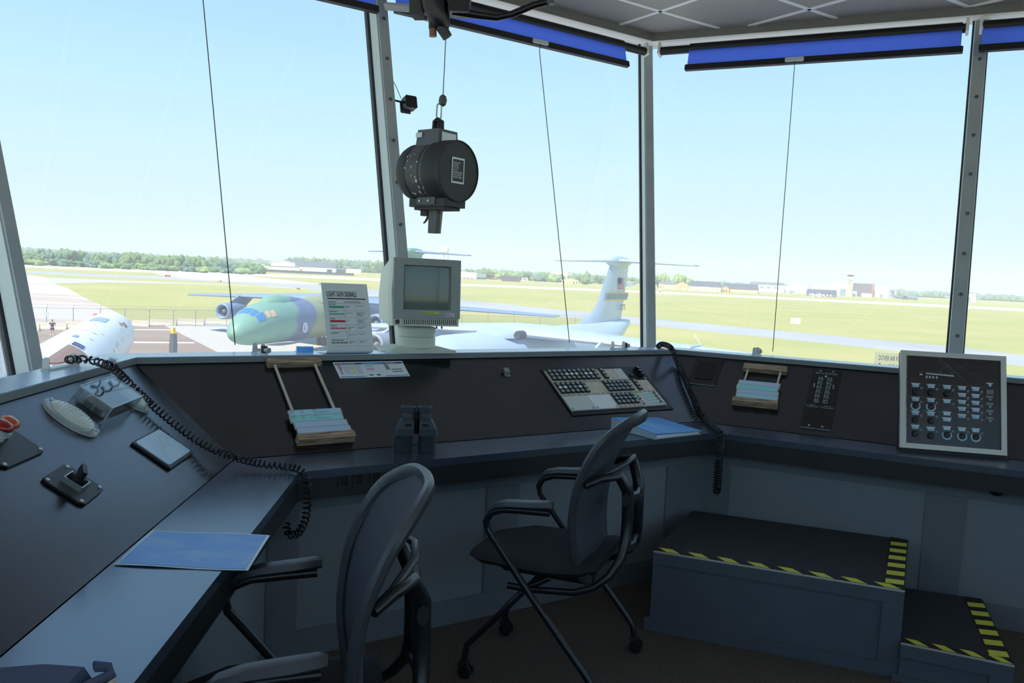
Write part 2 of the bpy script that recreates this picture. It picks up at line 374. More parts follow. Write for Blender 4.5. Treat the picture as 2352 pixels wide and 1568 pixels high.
# ---------------------------------------------------------------- consoles
for k, side, lab in ((-1, 'left', 'black laminate control console carrying the red and orange indicator lamps'),
                     (0, 'middle', 'black laminate control console under the beige monitor'),
                     (1, 'right', 'black laminate control console behind the striped step boxes')):
    c = thing('control_console', lab, 'console')
    mitre(k, [(A1, ZS - .028), (A1, ZS), (A2 + .004, ZS), (A2 + .004, ZS - .028)]).build('worktop', M['laminate_top'], c)
    mitre(k, [(A1 + .004, ZS - .10), (A1 + .004, ZS - .0285), (A1 + .03, ZS - .0285), (A1 + .03, ZS - .10)]).build('apron', M['apron'], c)
    mitre(k, [(A2 + .006, ZS + .002), (A3, ZLP), (A3 + .02, ZLP - .02), (A2 + .02, ZS - .025)]).build('sloped_panel', M['laminate'], c)
    mitre(k, [(A3 - .008, ZL - .003), (A3 - .008, ZL), (A4, ZL), (A4, ZL - .003)]).build('ledge', M['ledge'], c)
    mitre(k, [(A3 - .008, ZL - .026), (A3 - .008, ZL - .0032), (A4, ZL - .0032), (A4, ZL - .026)]).build('ledge_edge', M['ledge_edge'], c)
    mitre(k, [(A4 - .03, .0), (A4 - .03, ZL - .027), (A4 - .005, ZL - .027), (A4 - .005, .0)]).build('back_board', M['kick'], c)
    mitre(k, [(A4, .78), (A5 + .02, .78), (A5 + .02, .8), (A4, .8)]).build('gap_cover', M['trim_light'], c)
    mitre(k, [(AK + .007, .0), (AK + .007, ZS - .03), (AK + .03, ZS - .03), (AK + .03, .0)]).build('kick_board', M['kick'], c)
    L = AK * T30
    mitre(k, [(AK, .53), (AK, ZS - .03), (AK + .006, ZS - .03), (AK + .006, .53)]).build('rail', M['kick_dark'], c)
    mitre(k, [(AK, .001), (AK, .10), (AK + .006, .10), (AK + .006, .001)]).build('rail', M['kick_dark'], c)
    for s0, s1 in {0: ((-L, -.96), (-.192, -.037), (.79, L)), 1: ((-L, -.93), (-.1, .053), (.9, L)), -1: ((-L, -.95), (-.05, .08), (.95, L))}[k]:
        MB(wallM(k)).box(s0, AK, .101, s1, AK + .006, .529).build('stile', M['kick_dark'], c)
    if k == 0:                                        # row of sunk outlets in the apron
        for s in (-.836, -.781, -.718, -.59):
            f = MB(wallM(0, s, A1, .642)); f.box(-.019, -.002, -.021, .019, .0035, -.018); f.box(-.019, -.002, .018, .019, .0035, .021)
            f.box(-.019, -.002, -.018, -.016, .0035, .018); f.box(.016, -.002, -.018, .019, .0035, .018)
            fo = f.build('outlet_frame', M['outlet'], c)
            MB(wallM(0, s, A1, .642)).box(-.016, .0008, -.018, .016, .0035, .018).build('outlet_recess', M['black_matt'], fo)
# ---------------------------------------------------------------- blinds on the windows
def blind(k, s0, s1, f0, f1, t_roll, t_bar, label, cord=None, handle=None):
    # s0..s1 roller, f0..f1 cloth, heights measured up the glass
    b = thing('roller_blind', label, 'blind', glassM(k, 0, 0, .075), 'roller blinds above the windows')
    MB().cyl((s0, t_roll, 0), (s1, t_roll, 0), .027, n=16).build('roller', M['black'], b, True)
    for s in (s0, s1): MB().box(s - .008, t_roll - .03, -.03, s + .008, t_roll + .05, .03).build('bracket', M['trim_light'], b)
    MB().box(f0, t_bar, .0235, f1, t_roll + .005, .0255).build('cloth', M['blind'], b)
    MB().cyl((f0, t_roll, 0), (f1, t_roll, 0), .034, n=16).build('cloth_roll', M['black'], b, True)
    MB().box(f0 - .012, t_bar - .034, .012, f1 + .012, t_bar + .004, .036, .004).build('bottom_bar', M['black'], b)
    if handle is not None:
        MB().box(handle - .055, t_bar - .028, .0365, handle + .055, t_bar - .004, .05, .004).build('pull_handle', M['grey_light'], b)
        if cord: MB().tube([(handle, t_bar - .02, .045), (handle + .002, t_bar - .06, .02), (cord[0], cord[1], .0)], .0022, 6).build('pull_cord', M['print'], b)
sl = 1 / math.cos(TILT)
def tz(z): return (z - ZL) * sl
blind(0, -1.93, -.06, -1.90, -.09, tz(2.853), tz(2.715), 'blue roller blind above the big left pane with the longest pull cord', (-.905, -.02), -.98)
blind(0, .05, 1.865, .03, 1.662, tz(2.862), tz(2.742), 'blue roller blind behind the hanging light gun winch', (.972, -.02), .965)
blind(1, -1.87, -.075, -1.665, -.10, tz(2.872), tz(2.745), 'blue roller blind above the window facing the far control tower', (-.934, -.02), -.997)
blind(1, -.005, 1.85, .0, 1.8, tz(2.872), tz(2.745), 'blue roller blind cut off at the right edge of the picture')
# ---------------------------------------------------------------- small things on the ledge
def latch(k, s, n, rot, label, ln=.10, sc_=1.0):
    t = thing('cord_cleat', label, 'cleat', wallM(k, s, n, ZL) @ Rz(rot), 'metal cord cleats on the ledge')
    h = ln / 2
    MB().box(-h, -.013, 0, h, .013, .005, .004).build('base_plate', M['steel_light'], t)
    for x, r in ((-h + .012, .018), (h - .022, .017)):
        ear = [(-.012, 0), (.012, 0), (.011, .026)] + [(.011 * math.cos(a), .026 + .011 * math.sin(a)) for a in (.6, 1.2, 1.57, 2.0, 2.6)] + [(-.011, .026)]
        MB(Matrix(((0, 0, 1, x), (1, 0, 0, 0), (0, 1, 0, .005), (0, 0, 0, 1)))).prism(ear, -.002, .002).build('ear', M['steel_light'], t)
    MB().box(h - .02, -.009, .006, h - .004, .009, .034).build('jaw', M['black'], t)
    MB().cyl((h - .004, 0, .018), (h + .016, 0, .018), .011, n=14).build('thumb_screw', M['steel'], t, True)
    MB().tube([(-h + .014, 0, .022), (0, .002, .016), (h - .02, 0, .02)], .0012, 5).build('wire', M['print_red'], t)
    return t
latch(-1, 1.0, 2.495, -.12, 'metal cord cleat at the foot of the leftmost window post', .18)
latch(0, -.909, 2.462, -1.2, 'metal cord cleat on the ledge below the leftmost pull cord', .085)
latch(0, 1.02, 2.462, .0, 'metal cord cleat right of the middle pull cord', .11)
latch(1, -.965, 2.48, 1.3, 'metal cord cleat on the ledge in front of the right window', .07)
t = thing('clear_plug', 'clear plastic cord end hanging over the left ledge edge', 'plug', wallM(-1, 1.135, 2.415, ZL))
MB().tube([(-.03, .06, .012), (.0, .03, .016), (.035, .0, .009)], .0022, 6).build('lead', M['print_grey'], t)
MB().lathe([(.006, 0), (.011, .006), (.012, .034), (.008, .04)], 12, (.035, 0, .013), (.8, -.55, -.25)).build('plug_shell', M['clear'], t, True)
MB().lathe([(.005, .004), (.006, .028)], 8, (.035, 0, .013), (.8, -.55, -.25)).build('plug_core', M['grey_light'], t, True)

def helix(path, r, wire, per, n=10, seg=5, pers=None):
    pts = [Vector(p) for p in path]; P = []; PR = []
    for i in range(len(pts) - 1):                     # smooth the path
        a, b_, c_, d_ = pts[max(i - 1, 0)], pts[i], pts[i + 1], pts[min(i + 2, len(pts) - 1)]
        for q in range(16):
            u = q / 16; PR.append(pers(i) if pers else per)
            P.append(.5 * ((2 * b_) + (c_ - a) * u + (2 * a - 5 * b_ + 4 * c_ - d_) * u * u + (3 * b_ - a - 3 * c_ + d_) * u ** 3))
    P.append(pts[-1]); out = []; ph = 0; ref = Vector((0, 0, 1)); carry = 0
    for i in range(len(P) - 1):
        a, b_ = P[i], P[i + 1]; L = (b_ - a).length; step = PR[i] / n
        if L < 1e-9: continue
        tt = (b_ - a) / L; x = ref - tt * ref.dot(tt); x = x.normalized() if x.length > .2 else Vector((1, 0, 0)); ref = x; y = tt.cross(x); q = carry
        while q < L:
            out.append(a + tt * q + x * (math.cos(ph) * r) + y * (math.sin(ph) * r)); ph += 2 * PI / n; q += step
        carry = q - L
    return MB().tube(out, wire, seg)
up = Vector((0, 0, 1))
def lz(u, v, h=.016): return on_z(u, v, ZL + h)
def szp(u, v, h=.018): return on_z(u, v, ZS + h)
fall = hx(0, -.985, A1 - .022, 0)
cpath = [lz(157, 826, .02), lz(172, 825, .03), lz(205, 826, .022), lz(240, 836, .02), lz(262, 846, .02), panel_pt(-1, 300, 883, .026), panel_pt(-1, 350, 930, .026), panel_pt(-1, 405, 976, .026),
         panel_pt(-1, 455, 1012, .03), panel_pt(-1, 505, 1038, .045), szp(545, 1052, .035), szp(600, 1064, .026), szp(650, 1070, .02), szp(683, 1076, .017)]
e1 = cpath[-1]; nin = (hx(0, 0, 0, 0) - hx(0, 0, 1, 0)) + (hx(-1, 0, 0, 0) - hx(-1, 0, 1, 0)); nin.normalize()
cpath += [e1 + nin * .035 + up * -.02, e1 + nin * .045 + up * -.09, e1 + nin * .04 + up * -.16, e1 + nin * .01 + up * -.215, e1 + nin * -.03 + up * -.225, e1 + nin * -.04 + up * -.19]
LEDGE_P = sum((cpath[i + 1] - cpath[i]).length for i in range(5)) / 15
t = helix(cpath, .0115, .0032, .0135, pers=lambda i: LEDGE_P if i < 5 else .017).build('coiled_cord', M['black'], None, True)
tag(t, 'black coiled cord running down the left console from the cleat', 'cord')
c2 = [lz(1512, 795, .016), lz(1522, 790, .02), lz(1542, 800, .02), panel_pt(0, 1556, 832, .026), panel_pt(0, 1572, 868, .026), panel_pt(0, 1588, 905, .026), panel_pt(0, 1604, 938, .026), panel_pt(0, 1620, 962, .03), szp(1640, 982, .018), szp(1652, 992, .017)]
e2 = c2[-1]; nin2 = (hx(0, 0, 0, 0) - hx(0, 0, 1, 0)) + (hx(1, 0, 0, 0) - hx(1, 0, 1, 0)); nin2.normalize()
c2 += [e2 + nin2 * .03 + up * -.015, e2 + nin2 * .036 + up * -.06, e2 + nin2 * .036 + up * -.16, e2 + nin2 * .034 + up * -.255, e2 + nin2 * .012 + up * -.272, e2 + nin2 * .008 + up * -.24, e2 + nin2 * .008 + up * -.13]
t = helix(c2, .0125, .0034, .0105, pers=lambda i: .020 if i < 10 else .0115).build('coiled_cord', M['black'], None, True)
tag(t, 'black coiled cord hanging in a loop at the right console corner', 'cord')
# ---------------------------------------------------------------- left console
def lens(s, t_, label):
    L = thing('oval_lamp', label, 'lamp', panelM(-1, s, t_, .0006) @ Rz(-.05), 'clear oval lamps on the left console')
    sx, sy = .062, .088
    MB().lathe([(1, 0), (1, .011), (.95, .014), (.80, .014), (.78, .010), (.78, .0)], 36, (0, 0, 0), (0, 0, 1), sx, sy).build('lens_rim', M['clear'], L, True)
    MB().lathe([(.78, .0015), (.78, .016), (.66, .023), (.4, .0275), (.02, .029)], 32, (0, 0, 0), (0, 0, 1), sx, sy).build('lens_dome', M['lens_white'], L, True)
    for j in range(-5, 6):                            # moulded ribs across the lens
        hh = .062 * .68 * math.sqrt(max(0, 1 - (j / 6.2) ** 2))
        MB().tube([(-hh, j * .0098, .0215), (-hh * .5, j * .0098, .0285 - .0002 * j * j), (0, j * .0098, .0298 - .0002 * j * j), (hh * .5, j * .0098, .0285 - .0002 * j * j), (hh, j * .0098, .0215)], .0019, 5).build('rib', M['lens_white'], L)
    for y in (-.074, .074): MB().lathe([(.006, .014), (.005, .0185)], 10, (0, y, 0)).build('screw', M['screw'], L)
    MB().lathe([(.98, .0002), (.98, .0008)], 28, (0, 0, 0), (0, 0, 1), sx, sy).build('base', M['grey_light'], L)
lens(.628, .398, 'clear oval ribbed lamp left of the acrylic box')
lens(1.035, .398, 'clear oval ribbed lamp right of the acrylic box, by the coiled cord')
t = thing('switch_cover', 'clear acrylic box cover over rocker switches between two oval lamps', 'cover', panelM(-1, .845, .40, .0006))
w_, h_, d_ = .118, .056, .058; q = .0022
MB().box(-w_, -h_, d_ - q, w_, h_, d_).build('top_pane', M['clear'], t)
for nm, bx in (('side_pane', (-w_, -h_, 0, -w_ + q, h_, d_ - q)), ('side_pane', (w_ - q, -h_, 0, w_, h_, d_ - q)), ('side_pane', (-w_ + q, -h_, 0, w_ - q, -h_ + q, d_ - q)), ('side_pane', (-w_ + q, h_ - q, 0, w_ - q, h_, d_ - q))):
    MB().box(*bx).build(nm, M['clear'], t)
edge = MB()
for a in ((-w_, -h_), (w_, -h_), (-w_, h_), (w_, h_)): edge.box(a[0] - .0015, a[1] - .0015, 0, a[0] + .0015, a[1] + .0015, d_)
for y in (-h_, h_): edge.box(-w_, y - .0015, d_ - .001, w_, y + .0015, d_ + .0015)
for x in (-w_, w_): edge.box(x - .0015, -h_, d_ - .001, x + .0015, h_, d_ + .0015)
edge.build('cover_edges', M['film'], t)
MB().box(-w_ + .012, -.04, 0, -w_ + .07, .04, .01).build('switch_plate', M['black_gloss'], t)
for y in (-.028, .006): MB().box(-w_ + .025, y, .0102, -w_ + .055, y + .022, .024, .003).build('rocker', M['black'], t)
MB().box(-.02, -.045, 0, .10, .045, .006).build('mounting_plate', M['black_matt'], t)
# framed picture plate with pale aircraft marks
t = thing('picture_plate', 'pale blue card in a black plate with three small aircraft shapes', 'plate', panelM(-1, .835, .174, .0006))
MB().box(-.108, -.068, 0, .108, .068, .007, .003).build('backing', M['black'], t)
MB().box(-.098, -.058, .0072, .102, .062, .0095, .006).build('card', M['card_blue'], t)
for x, y, a in ((-.02, -.012, .3), (.01, .008, .1), (.035, .024, .1)):
    b = MB(T(x, y, .0097) @ Rz(a - .9) @ Matrix.Scale(1.35, 4))
    b.prism([(-.003, -.016), (.003, -.016), (.003, .002), (.014, .014), (.009, .016), (0, .006), (-.009, .016), (-.014, .014), (-.003, .002)], 0, .0004).build('aircraft_mark', M['white'], t)
# indicator lamp plate
t = thing('indicator_plate', 'black plate with a red and an orange indicator lamp', 'indicator', panelM(-1, .31, .395, .0006))
MB().box(-.13, -.062, 0, .055, .062, .005, .01).build('plate', M['black'], t)
for x, y in ((.046, .05), (.046, -.052), (-.12, .05), (-.12, -.052)): MB().lathe([(.0055, .005), (.005, .0075)], 10, (x, y, 0)).build('screw', M['screw'], t)
for y, m, nm in ((.022, 'red_lens', 'red lamp lens'), (-.022, 'orange_lens', 'orange lamp lens')):
    x = {.022: -.035, -.022: -.0}[y]
    y2 = {.022: .0, -.022: .0}[y]
    hld = MB().lathe([(.019, .005), (.019, .016), (.0165, .016), (.0165, .032), (.0185, .033), (.0185, .036)], 18, (x, y2 + (.026 if y > 0 else .03), 0)).build('lamp_socket', M['grey_light'], t, True)
    ln_ = MB().lathe([(.022, .036), (.0235, .04), (.0215, .046), (.014, .051), (.001, .053)], 20, (x, y2 + (.026 if y > 0 else .03), 0)).build('lamp_lens', M[m], hld, True); ln_['label'] = nm
# key switch plate
t = thing('key_switch', 'black key switch plate with a chrome square bezel', 'switch', panelM(-1, .302, .215, .0006) @ Rz(.06))
MB().box(-.068, -.057, 0, .068, .057, .006, .01).build('plate', M['black'], t)
for x, y in ((-.057, .046), (.057, .046), (-.057, -.046), (.057, -.046)): MB().lathe([(.0055, .006), (.005, .0085)], 10, (x, y, 0)).build('screw', M['screw'], t)
bz = MB()
for bx in ((-.026, -.026, .006, .026, -.023, .02), (-.026, .023, .006, .026, .026, .02), (-.026, -.023, .006, -.023, .023, .02), (.023, -.023, .006, .026, .023, .02)): bz.box(*bx)
bz.build('bezel', M['steel'], t)
MB().lathe([(.02, .006), (.019, .03), (.013, .032)], 16).build('barrel', M['black'], t, True)
MB(Rz(.5)).box(-.022, -.006, .032, .024, .006, .052, .002).build('knob', M['black'], t)
# chart lying over the left worktop
def sheet(pts, z, th, nx=10, ny=6, wob=.0):
    a, b_, c_, d_ = [Vector(p) for p in pts]; v = []; f = []
    for s_ in (0, 1):
        for j in range(ny + 1):
            for i in range(nx + 1):
                u, vv = i / nx, j / ny; p = (a * (1 - u) + b_ * u) * (1 - vv) + (d_ * (1 - u) + c_ * u) * vv
                p = p + Vector((0, 0, z + wob * (math.sin(u * 7 + vv * 3) * .5 + .5) + s_ * th)); v.append(tuple(p))
    N = (nx + 1) * (ny + 1)
    for j in range(ny):
        for i in range(nx):
            q = j * (nx + 1) + i; f.append((q + N, q + 1 + N, q + nx + 2 + N, q + nx + 1 + N)); f.append((q, q + nx + 1, q + nx + 2, q + 1))
    for i in range(nx): f.append((i, i + 1, i + 1 + N, i + N)); q = ny * (nx + 1) + i; f.append((q + 1, q, q + N, q + 1 + N))
    for j in range(ny): q = j * (nx + 1); f.append((q + nx + 1, q, q + N, q + nx + 1 + N)); q += nx; f.append((q, q + nx + 1, q + nx + 1 + N, q + N))
    return v, f
c4 = [on_z(262, 1299, ZS), on_z(570, 1313, ZS), on_z(620, 1231, ZS), on_z(350, 1220, ZS)]
ctr = sum(c4, Vector()) / 4; t = thing('aeronautical_chart', 'laminated blue chart lying across the edge of the left worktop', 'chart', T(ctr.x, ctr.y, ZS + .0006))
lc = [Vector((p.x - ctr.x, p.y - ctr.y, 0)) for p in c4]
v, f = sheet(lc, 0, .0012, wob=.0025); MB().add(v, f).build('laminate_sheet', M['film'], t, True)
v, f = sheet([p * .95 for p in lc], .0014, .0004, wob=.0025); MB().add(v, f).build('printed_chart', M['paper_blue'], t, True)
# folded jacket or bag at the near end of the left worktop
t = thing('folded_cloth_bag', 'dark blue-grey cloth bag at the near end of the left worktop', 'bag', wallM(-1, -.56, 1.86, ZS + .0005) @ Rz(.02))
prof = [(-.02, 0), (.02, .035), (.08, .05), (.14, .046), (.155, .02), (.15, 0)]
MB().loft([[(x, -.07 + .012 * math.sin(x * 30), 0), (x, -.06, .022 + .004 * math.sin(x * 22)), (x, .0, .030 + .003 * math.sin(x * 31)), (x, .07, .026 + .004 * math.cos(x * 27)), (x, .082, 0)] for x in [-.16 + i * .02 for i in range(15)]]).build('body', M['bag'], t, True)
MB().tube([(.08, -.08, .012), (.125, -.098, .008), (.14, -.09, .014), (.125, -.075, .022)], .006, 8, flat=2).build('strap', M['bag'], t, True)
MB().lathe([(.007, -.03), (.008, 0), (.004, .01)], 10, (.09, -.115, .009), (1, 0, 0)).build('zip_pull', M['rod'], t, True)
# ---------------------------------------------------------------- middle console
def strip_holder(k, s0, s1, top, bot, ytop0, ystk, cols, label, words):
    W = s1 - s0; cx = (s0 + s1) / 2; t = thing('flight_strip_holder', label, 'strip holder', panelM(k, cx, 0, .0006))
    hw = W / 2
    MB().box(-hw, ytop0, 0, hw, top, .026, .002).build('top_bar', M['wood'], t)
    MB().box(-hw, bot, 0, hw, bot + .032, .034, .002).build('bottom_bar', M['wood'], t)
    for x in (-hw * .76, hw * .74): MB().cyl((x, bot + .02, .014), (x, top - .012, .014), .0058, n=8).build('rod', M['rod'], t, True)
    n = len(cols); y = bot + .033; hs = (ystk - y) / n
    for i in range(n):                                # bottom strip first
        jx = [.004, .001, -.006, -.003][i % 4]
        s = MB(T(jx, y + i * hs, .018) @ Matrix.Rotation(.10, 4, 'X')).box(-hw + .005, 0, 0, hw - .007, hs * .98, .007).build('flight_strip', M['wood_light'], t)
        MB(T(jx, y + i * hs, .018) @ Matrix.Rotation(.10, 4, 'X')).box(-hw + .008, .005, .0072, hw - .012, hs * .96, .0082).build('paper_strip', M[cols[i]], s)
        if words and i >= n - 2 + words - 1:
            for tx, (wd, px, py, sz) in enumerate((('N2775', -.9, .026, .008), ('C141', -.9, .014, .007), ('P 35', -.55, .026, .008), ('A  1', -.53, .014, .008), ('DOV', -.1, .026, .008), ('06  12  18  24  30  36', -.06, .012, .008))):
                text(wd, sz, s, (hw * px + jx, y + i * hs + py * hs / .04, .0283 + py * .1), M['print_grey'], .8, 'pencilled_note', rot=(.10, 0, 0))
    return t
strip_holder(0, -.905, -.682, .514, .042, .482, .205, ['strip_lilac', 'strip_lilac', 'strip_teal', 'strip_blue'], 'wooden flight strip holder with long bare rods, on the middle console', 1)
strip_holder(1, -1.0, -.781, .467, .152, .425, .322, ['strip_blue', 'strip_lilac', 'strip_teal', 'strip_lilac'], 'short wooden flight strip holder with four strips, on the right console', 0)
# airport sign reference card
t = thing('reference_card', 'printed airport signs card taped under the middle ledge', 'card', panelM(0, -.4615, .457, .0006))
MB().box(-.161, -.0505, 0, .161, .0505, .0012).build('card', M['white'], t)
MB().box(-.155, .034, .0013, -.035, .043, .0016).build('heading_bar', M['print_navy'], t); MB().box(.06, .034, .0013, .155, .043, .0016).build('heading_bar', M['print_navy'], t)
MB().box(-.035, .032, .0013, .058, .045, .0016).build('heading_bar', M['print_blue'], t)
text('Airport Signs - Action and Purpose', .0075, t, (-.15, .036, .0017), M['white'], .78); text('Airport Markings', .0075, t, (.075, .036, .0017), M['white'], .85); text('LIGHT GUN SIGNALS', .0065, t, (-.03, .036, .0017), M['white'], .9)
def mark(x0, y0, x1, y1, m, nm='printed_mark'): MB().box(x0, y0, .0013, x1, y1, .0015).build(nm, M[m], t)
for i in range(6):
    y = .024 - i * .010
    mark(-.15 + .001 * i, y, -.138 + (.006 if i < 3 else 0), y + .005, 'print_red' if i < 4 else 'print'); mark(-.128, y + .001, -.098 + .004 * (i % 3), y + .003, 'print_grey')
    mark(-.09, y, -.078, y + .006, 'print_yel'); mark(-.074, y + .001, -.045, y + .003, 'print_grey')
mark(-.025, .022, .012, .025, 'print_green'); mark(-.025, .002, .01, .005, 'print_red'); mark(-.025, -.047 + .008, -.005, -.034, 'print'); mark(.01, -.04, .028, -.034, 'print')
for i in range(4): mark(-.025 + i * .010, .012, -.019 + i * .010, .014, 'print_green'); mark(-.025 + i * .010, -.007, -.019 + i * .010, -.004, 'print_red'); mark(.066, .024 - i * .009, .084, .029 - i * .009, 'print')
mark(.09, -.006, .14, -.002, 'print'); mark(.09, -.02, .14, -.016, 'print'); mark(-.155, -.046, -.04, -.041, 'print_blue'); mark(.05, -.046, .155, -.041, 'print_blue')
# light gun signals sign: bent acrylic sheet standing on the ledge
b1 = on_z(752, 815, ZL); b2 = on_z(859, 813, ZL); X = (b2 - b1).normalized(); Y = Vector((-X.y, X.x, 0)); SW = .212
t = thing('signal_sign', 'white bent sign headed LIGHT GUN SIGNALS left of the monitor', 'sign', mat4(b1 + up * .0008, X, Y, up))
def bend(q):                                          # profile: foot behind, curve, leaning face
    out = [(.10, 0.0), (.05, .0), (.02, .002), (.006, .010), (.001, .024)]
    return out + [(.001 + .078 * s + .01 * s * s, .024 + .272 * s) for s in (.1, .25, .4, .55, .7, .85, 1)]
pf = bend(0); rings = []
for x in (0, SW): rings.append([(x, y - .0008 * 0, z) for y, z in pf] + [(x, y + .003, z + .001) for y, z in reversed(pf)])
MB().loft(rings).build('sheet', M['white'], t, True)
lean = math.atan2(.272, .085); fm = mat4(Vector((0, .0, .022)), Vector((1, 0, 0)), Vector((0, math.cos(lean), math.sin(lean))), Vector((0, -math.sin(lean), math.cos(lean))))
face = empty('printed_face', None, t); face.matrix_local = fm @ T(0, 0, .0012)
def fbar(x0, y0, x1, y1, m): MB().box(x0, y0, .0, x1, y1, .0006).build('printed_bar', M[m], face)
H = .285
text('LIGHT GUN SIGNALS', .034, face, (.018, H - .056, .0006), M['print'], .43); fbar(.02, H - .067, .196, H - .063, 'print')
ys = [H - .086 - i * .031 for i in range(7)]
for y in ys: fbar(.02, y, .2, y + .0005, 'print_grey')
for x in (.094, .144): fbar(x, ys[-1], x + .0005, ys[0] + .012, 'film')
for tx, x in (('COLOR & TYPE', .022), ('ON THE GROUND', .098), ('IN FLIGHT', .148)): text(tx, .0075, face, (x, H - .082, .0006), M['print'], .7)
rows = (('STEADY GREEN', 'Cleared to\ntakeoff', 'Cleared to land', 'g'), ('FLASHING GREEN', 'Cleared to taxi', 'Return for landing\n(followed by\nsteady green)', 'G'), ('STEADY RED', 'Stop', 'Give way to other\naircraft and\ncontinue circling', 'r'),
        ('FLASHING RED', 'Taxi clear of the\nrunway', 'Airport unsafe, do\nnot land', 'R'), ('FLASHING WHITE', 'Return to starting\npoint', 'Not applicable', 'w'), ('ALTERNATING RED/GREEN', 'Exercise extreme\ncaution', 'Exercise extreme\ncaution', 'x'))
for i, (a, b_, c_, kd) in enumerate(rows):
    y = ys[i] - .007
    text(a, .006, face, (.022, y, .0006), M['print'], .75); text(b_, .006, face, (.1, y - .006, .0006), M['print_grey'], .8); text(c_, .006, face, (.15, y - .004, .0006), M['print_grey'], .8)
    if kd in 'gr': fbar(.023, y - .013, .092, y - .004, 'print_green' if kd == 'g' else 'print_red')
    else:
        for j in range(7): fbar(.023 + j * .0102, y - .012, .0295 + j * .0102, y - .005, {'G': 'print_green', 'R': 'print_red', 'w': 'white', 'x': 'print_red' if j % 2 == 0 else 'print_green'}[kd])
# blue eraser-like block and its paper behind the sign
t = MB(wallM(0, -.70, 2.515, ZL + .0006) @ Rz(-.15)).box(-.035, -.014, 0, .035, .014, .022, .004).build('blue_block', M['binder']); tag(t, 'small blue plastic block on the ledge left of the signal sign', 'block')
# monitor
bc = hx(0, -.185, 2.462, ZL + .0006); ang = math.radians(27)
t = thing('crt_monitor', 'beige cathode ray monitor with a grey bezel on the middle ledge', 'monitor', T(*bc) @ Rz(ang))
MB().prism([(-.15, -.085), (.15, -.085), (.158, -.07), (.158, .12), (.14, .15), (-.14, .15), (-.158, .12), (-.158, -.07)], 0, .010).build('base_plate', M['beige'], t)
MB().loft([[(-.158, -.075, .0102), (.158, -.075, .0102), (.15, .14, .0102), (-.15, .14, .0102)], [(-.10, -.03, .024), (.10, -.03, .024), (.10, .11, .024), (-.10, .11, .024)]]).build('base_slope', M['beige'], t)
MB().lathe([(.088, .02), (.088, .064), (.083, .068)], 28, (.0, .03, 0)).build('swivel_ring', M['beige'], t, True)
MB().lathe([(.082, .069), (.088, .09), (.09, .105), (.085, .112)], 28, (.0, .03, 0)).build('swivel_neck', M['beige'], t, True)
tl = Matrix.Translation((0, .0, .118)) @ Matrix.Rotation(math.radians(-3), 4, 'X')
hw, H2 = .156, .30; y0 = -.085
cs = MB(tl)                                           # housing: full front section then tapering to the back
cs.loft([[(-hw, y0, 0), (hw, y0, 0), (hw + .006, y0, H2 * .5), (hw - .004, y0, H2), (-hw + .004, y0, H2), (-hw - .006, y0, H2 * .5)],
         [(-hw, y0 + .05, 0), (hw, y0 + .05, 0), (hw + .006, y0 + .05, H2 * .5), (hw - .004, y0 + .05, H2), (-hw + .004, y0 + .05, H2), (-hw - .006, y0 + .05, H2 * .5)],
         [(-.125, y0 + .28, .03), (.125, y0 + .28, .03), (.13, y0 + .28, .14), (.12, y0 + .28, H2 - .05), (-.12, y0 + .28, H2 - .05), (-.13, y0 + .28, .14)]]).build('housing', M['beige'], t)
fr = MB(tl); z0, z1 = .034, H2 - .002; xi, yi0, yi1 = .112, .072, H2 - .032
for bx in ((-hw - .002, z0, hw + .002, yi0), (-hw - .002, yi1, hw + .002, z1), (-hw - .002, yi0, -xi, yi1), (xi, yi0, hw + .002, yi1)): fr.box(bx[0], y0 - .016, bx[1], bx[2], y0 - .0005, bx[3])
fr.build('bezel', M['bezel'], t)
bl = MB(tl)
bl.add([(-xi, y0 - .016, yi0), (xi, y0 - .016, yi0), (xi, y0 - .016, yi1), (-xi, y0 - .016, yi1), (-xi + .008, y0 + .004, yi0 + .008), (xi - .016, y0 + .004, yi0 + .008), (xi - .016, y0 + .004, yi1 - .008), (-xi + .008, y0 + .004, yi1 - .008)],
       [(0, 1, 5, 4), (1, 2, 6, 5), (2, 3, 7, 6), (3, 0, 4, 7)]); bl.build('screen_surround', M['trim_dark'], t)
v = []; f = []
for j in range(9):
    for i in range(9):
        a, b_ = -1 + i / 4, -1 + j / 4; v.append((a * (xi - .006), y0 - .012 + .009 * (a * a + b_ * b_) * .5, (yi0 + yi1) / 2 + b_ * (yi1 - yi0) / 2 * .97))
for j in range(8):
    for i in range(8): q = j * 9 + i; f.append((q, q + 1, q + 10, q + 9))
MB(tl).add(v, f).build('screen', M['screen'], t, True)
MB(tl).box(-hw, y0 - .006, .0, hw, y0 - .0005, .033).build('lower_grille', M['beige'], t)
for i in range(26): MB(tl).box(-.105 + i * .0098, y0 - .0075, .007, -.1015 + i * .0098, y0 - .006, .029).build('vent_slot', M['gasket'], t)
MB(tl).box(-hw + .012, y0 - .0075, .008, -hw + .03, y0 - .006, .027).build('power_button', M['gasket'], t)
MB(tl).box(-.03, y0 - .018, .055, .055, y0 - .0165, .064).build('label_strip', M['strip_teal'] if 0 else M['print_yel'], t)
MB(tl).box(.085, y0 - .018, .042, .13, y0 - .0165, .061).build('asset_sticker', M['grey_light'], t)
f_ = empty('sticker_print', None, t); f_.matrix_local = tl @ Matrix.Rotation(PI / 2, 4, 'X')
text('USAF PROPERTY - DOVER AFB', .007, f_, (-.027, .057, -(y0 - .0182)), M['print_grey'], .62); text('PLEASE', .006, f_, (.088, .052, -(y0 - .0182)), M['print'], .8); text('DO NOT TOUCH', .006, f_, (.088, .045, -(y0 - .0182)), M['print'], .7)
for x in (.06, .085): MB(tl).cyl((x, y0 + .02, -.012), (x, y0 + .02, 0), .004, n=8).build('foot_pin', M['gasket'], t)
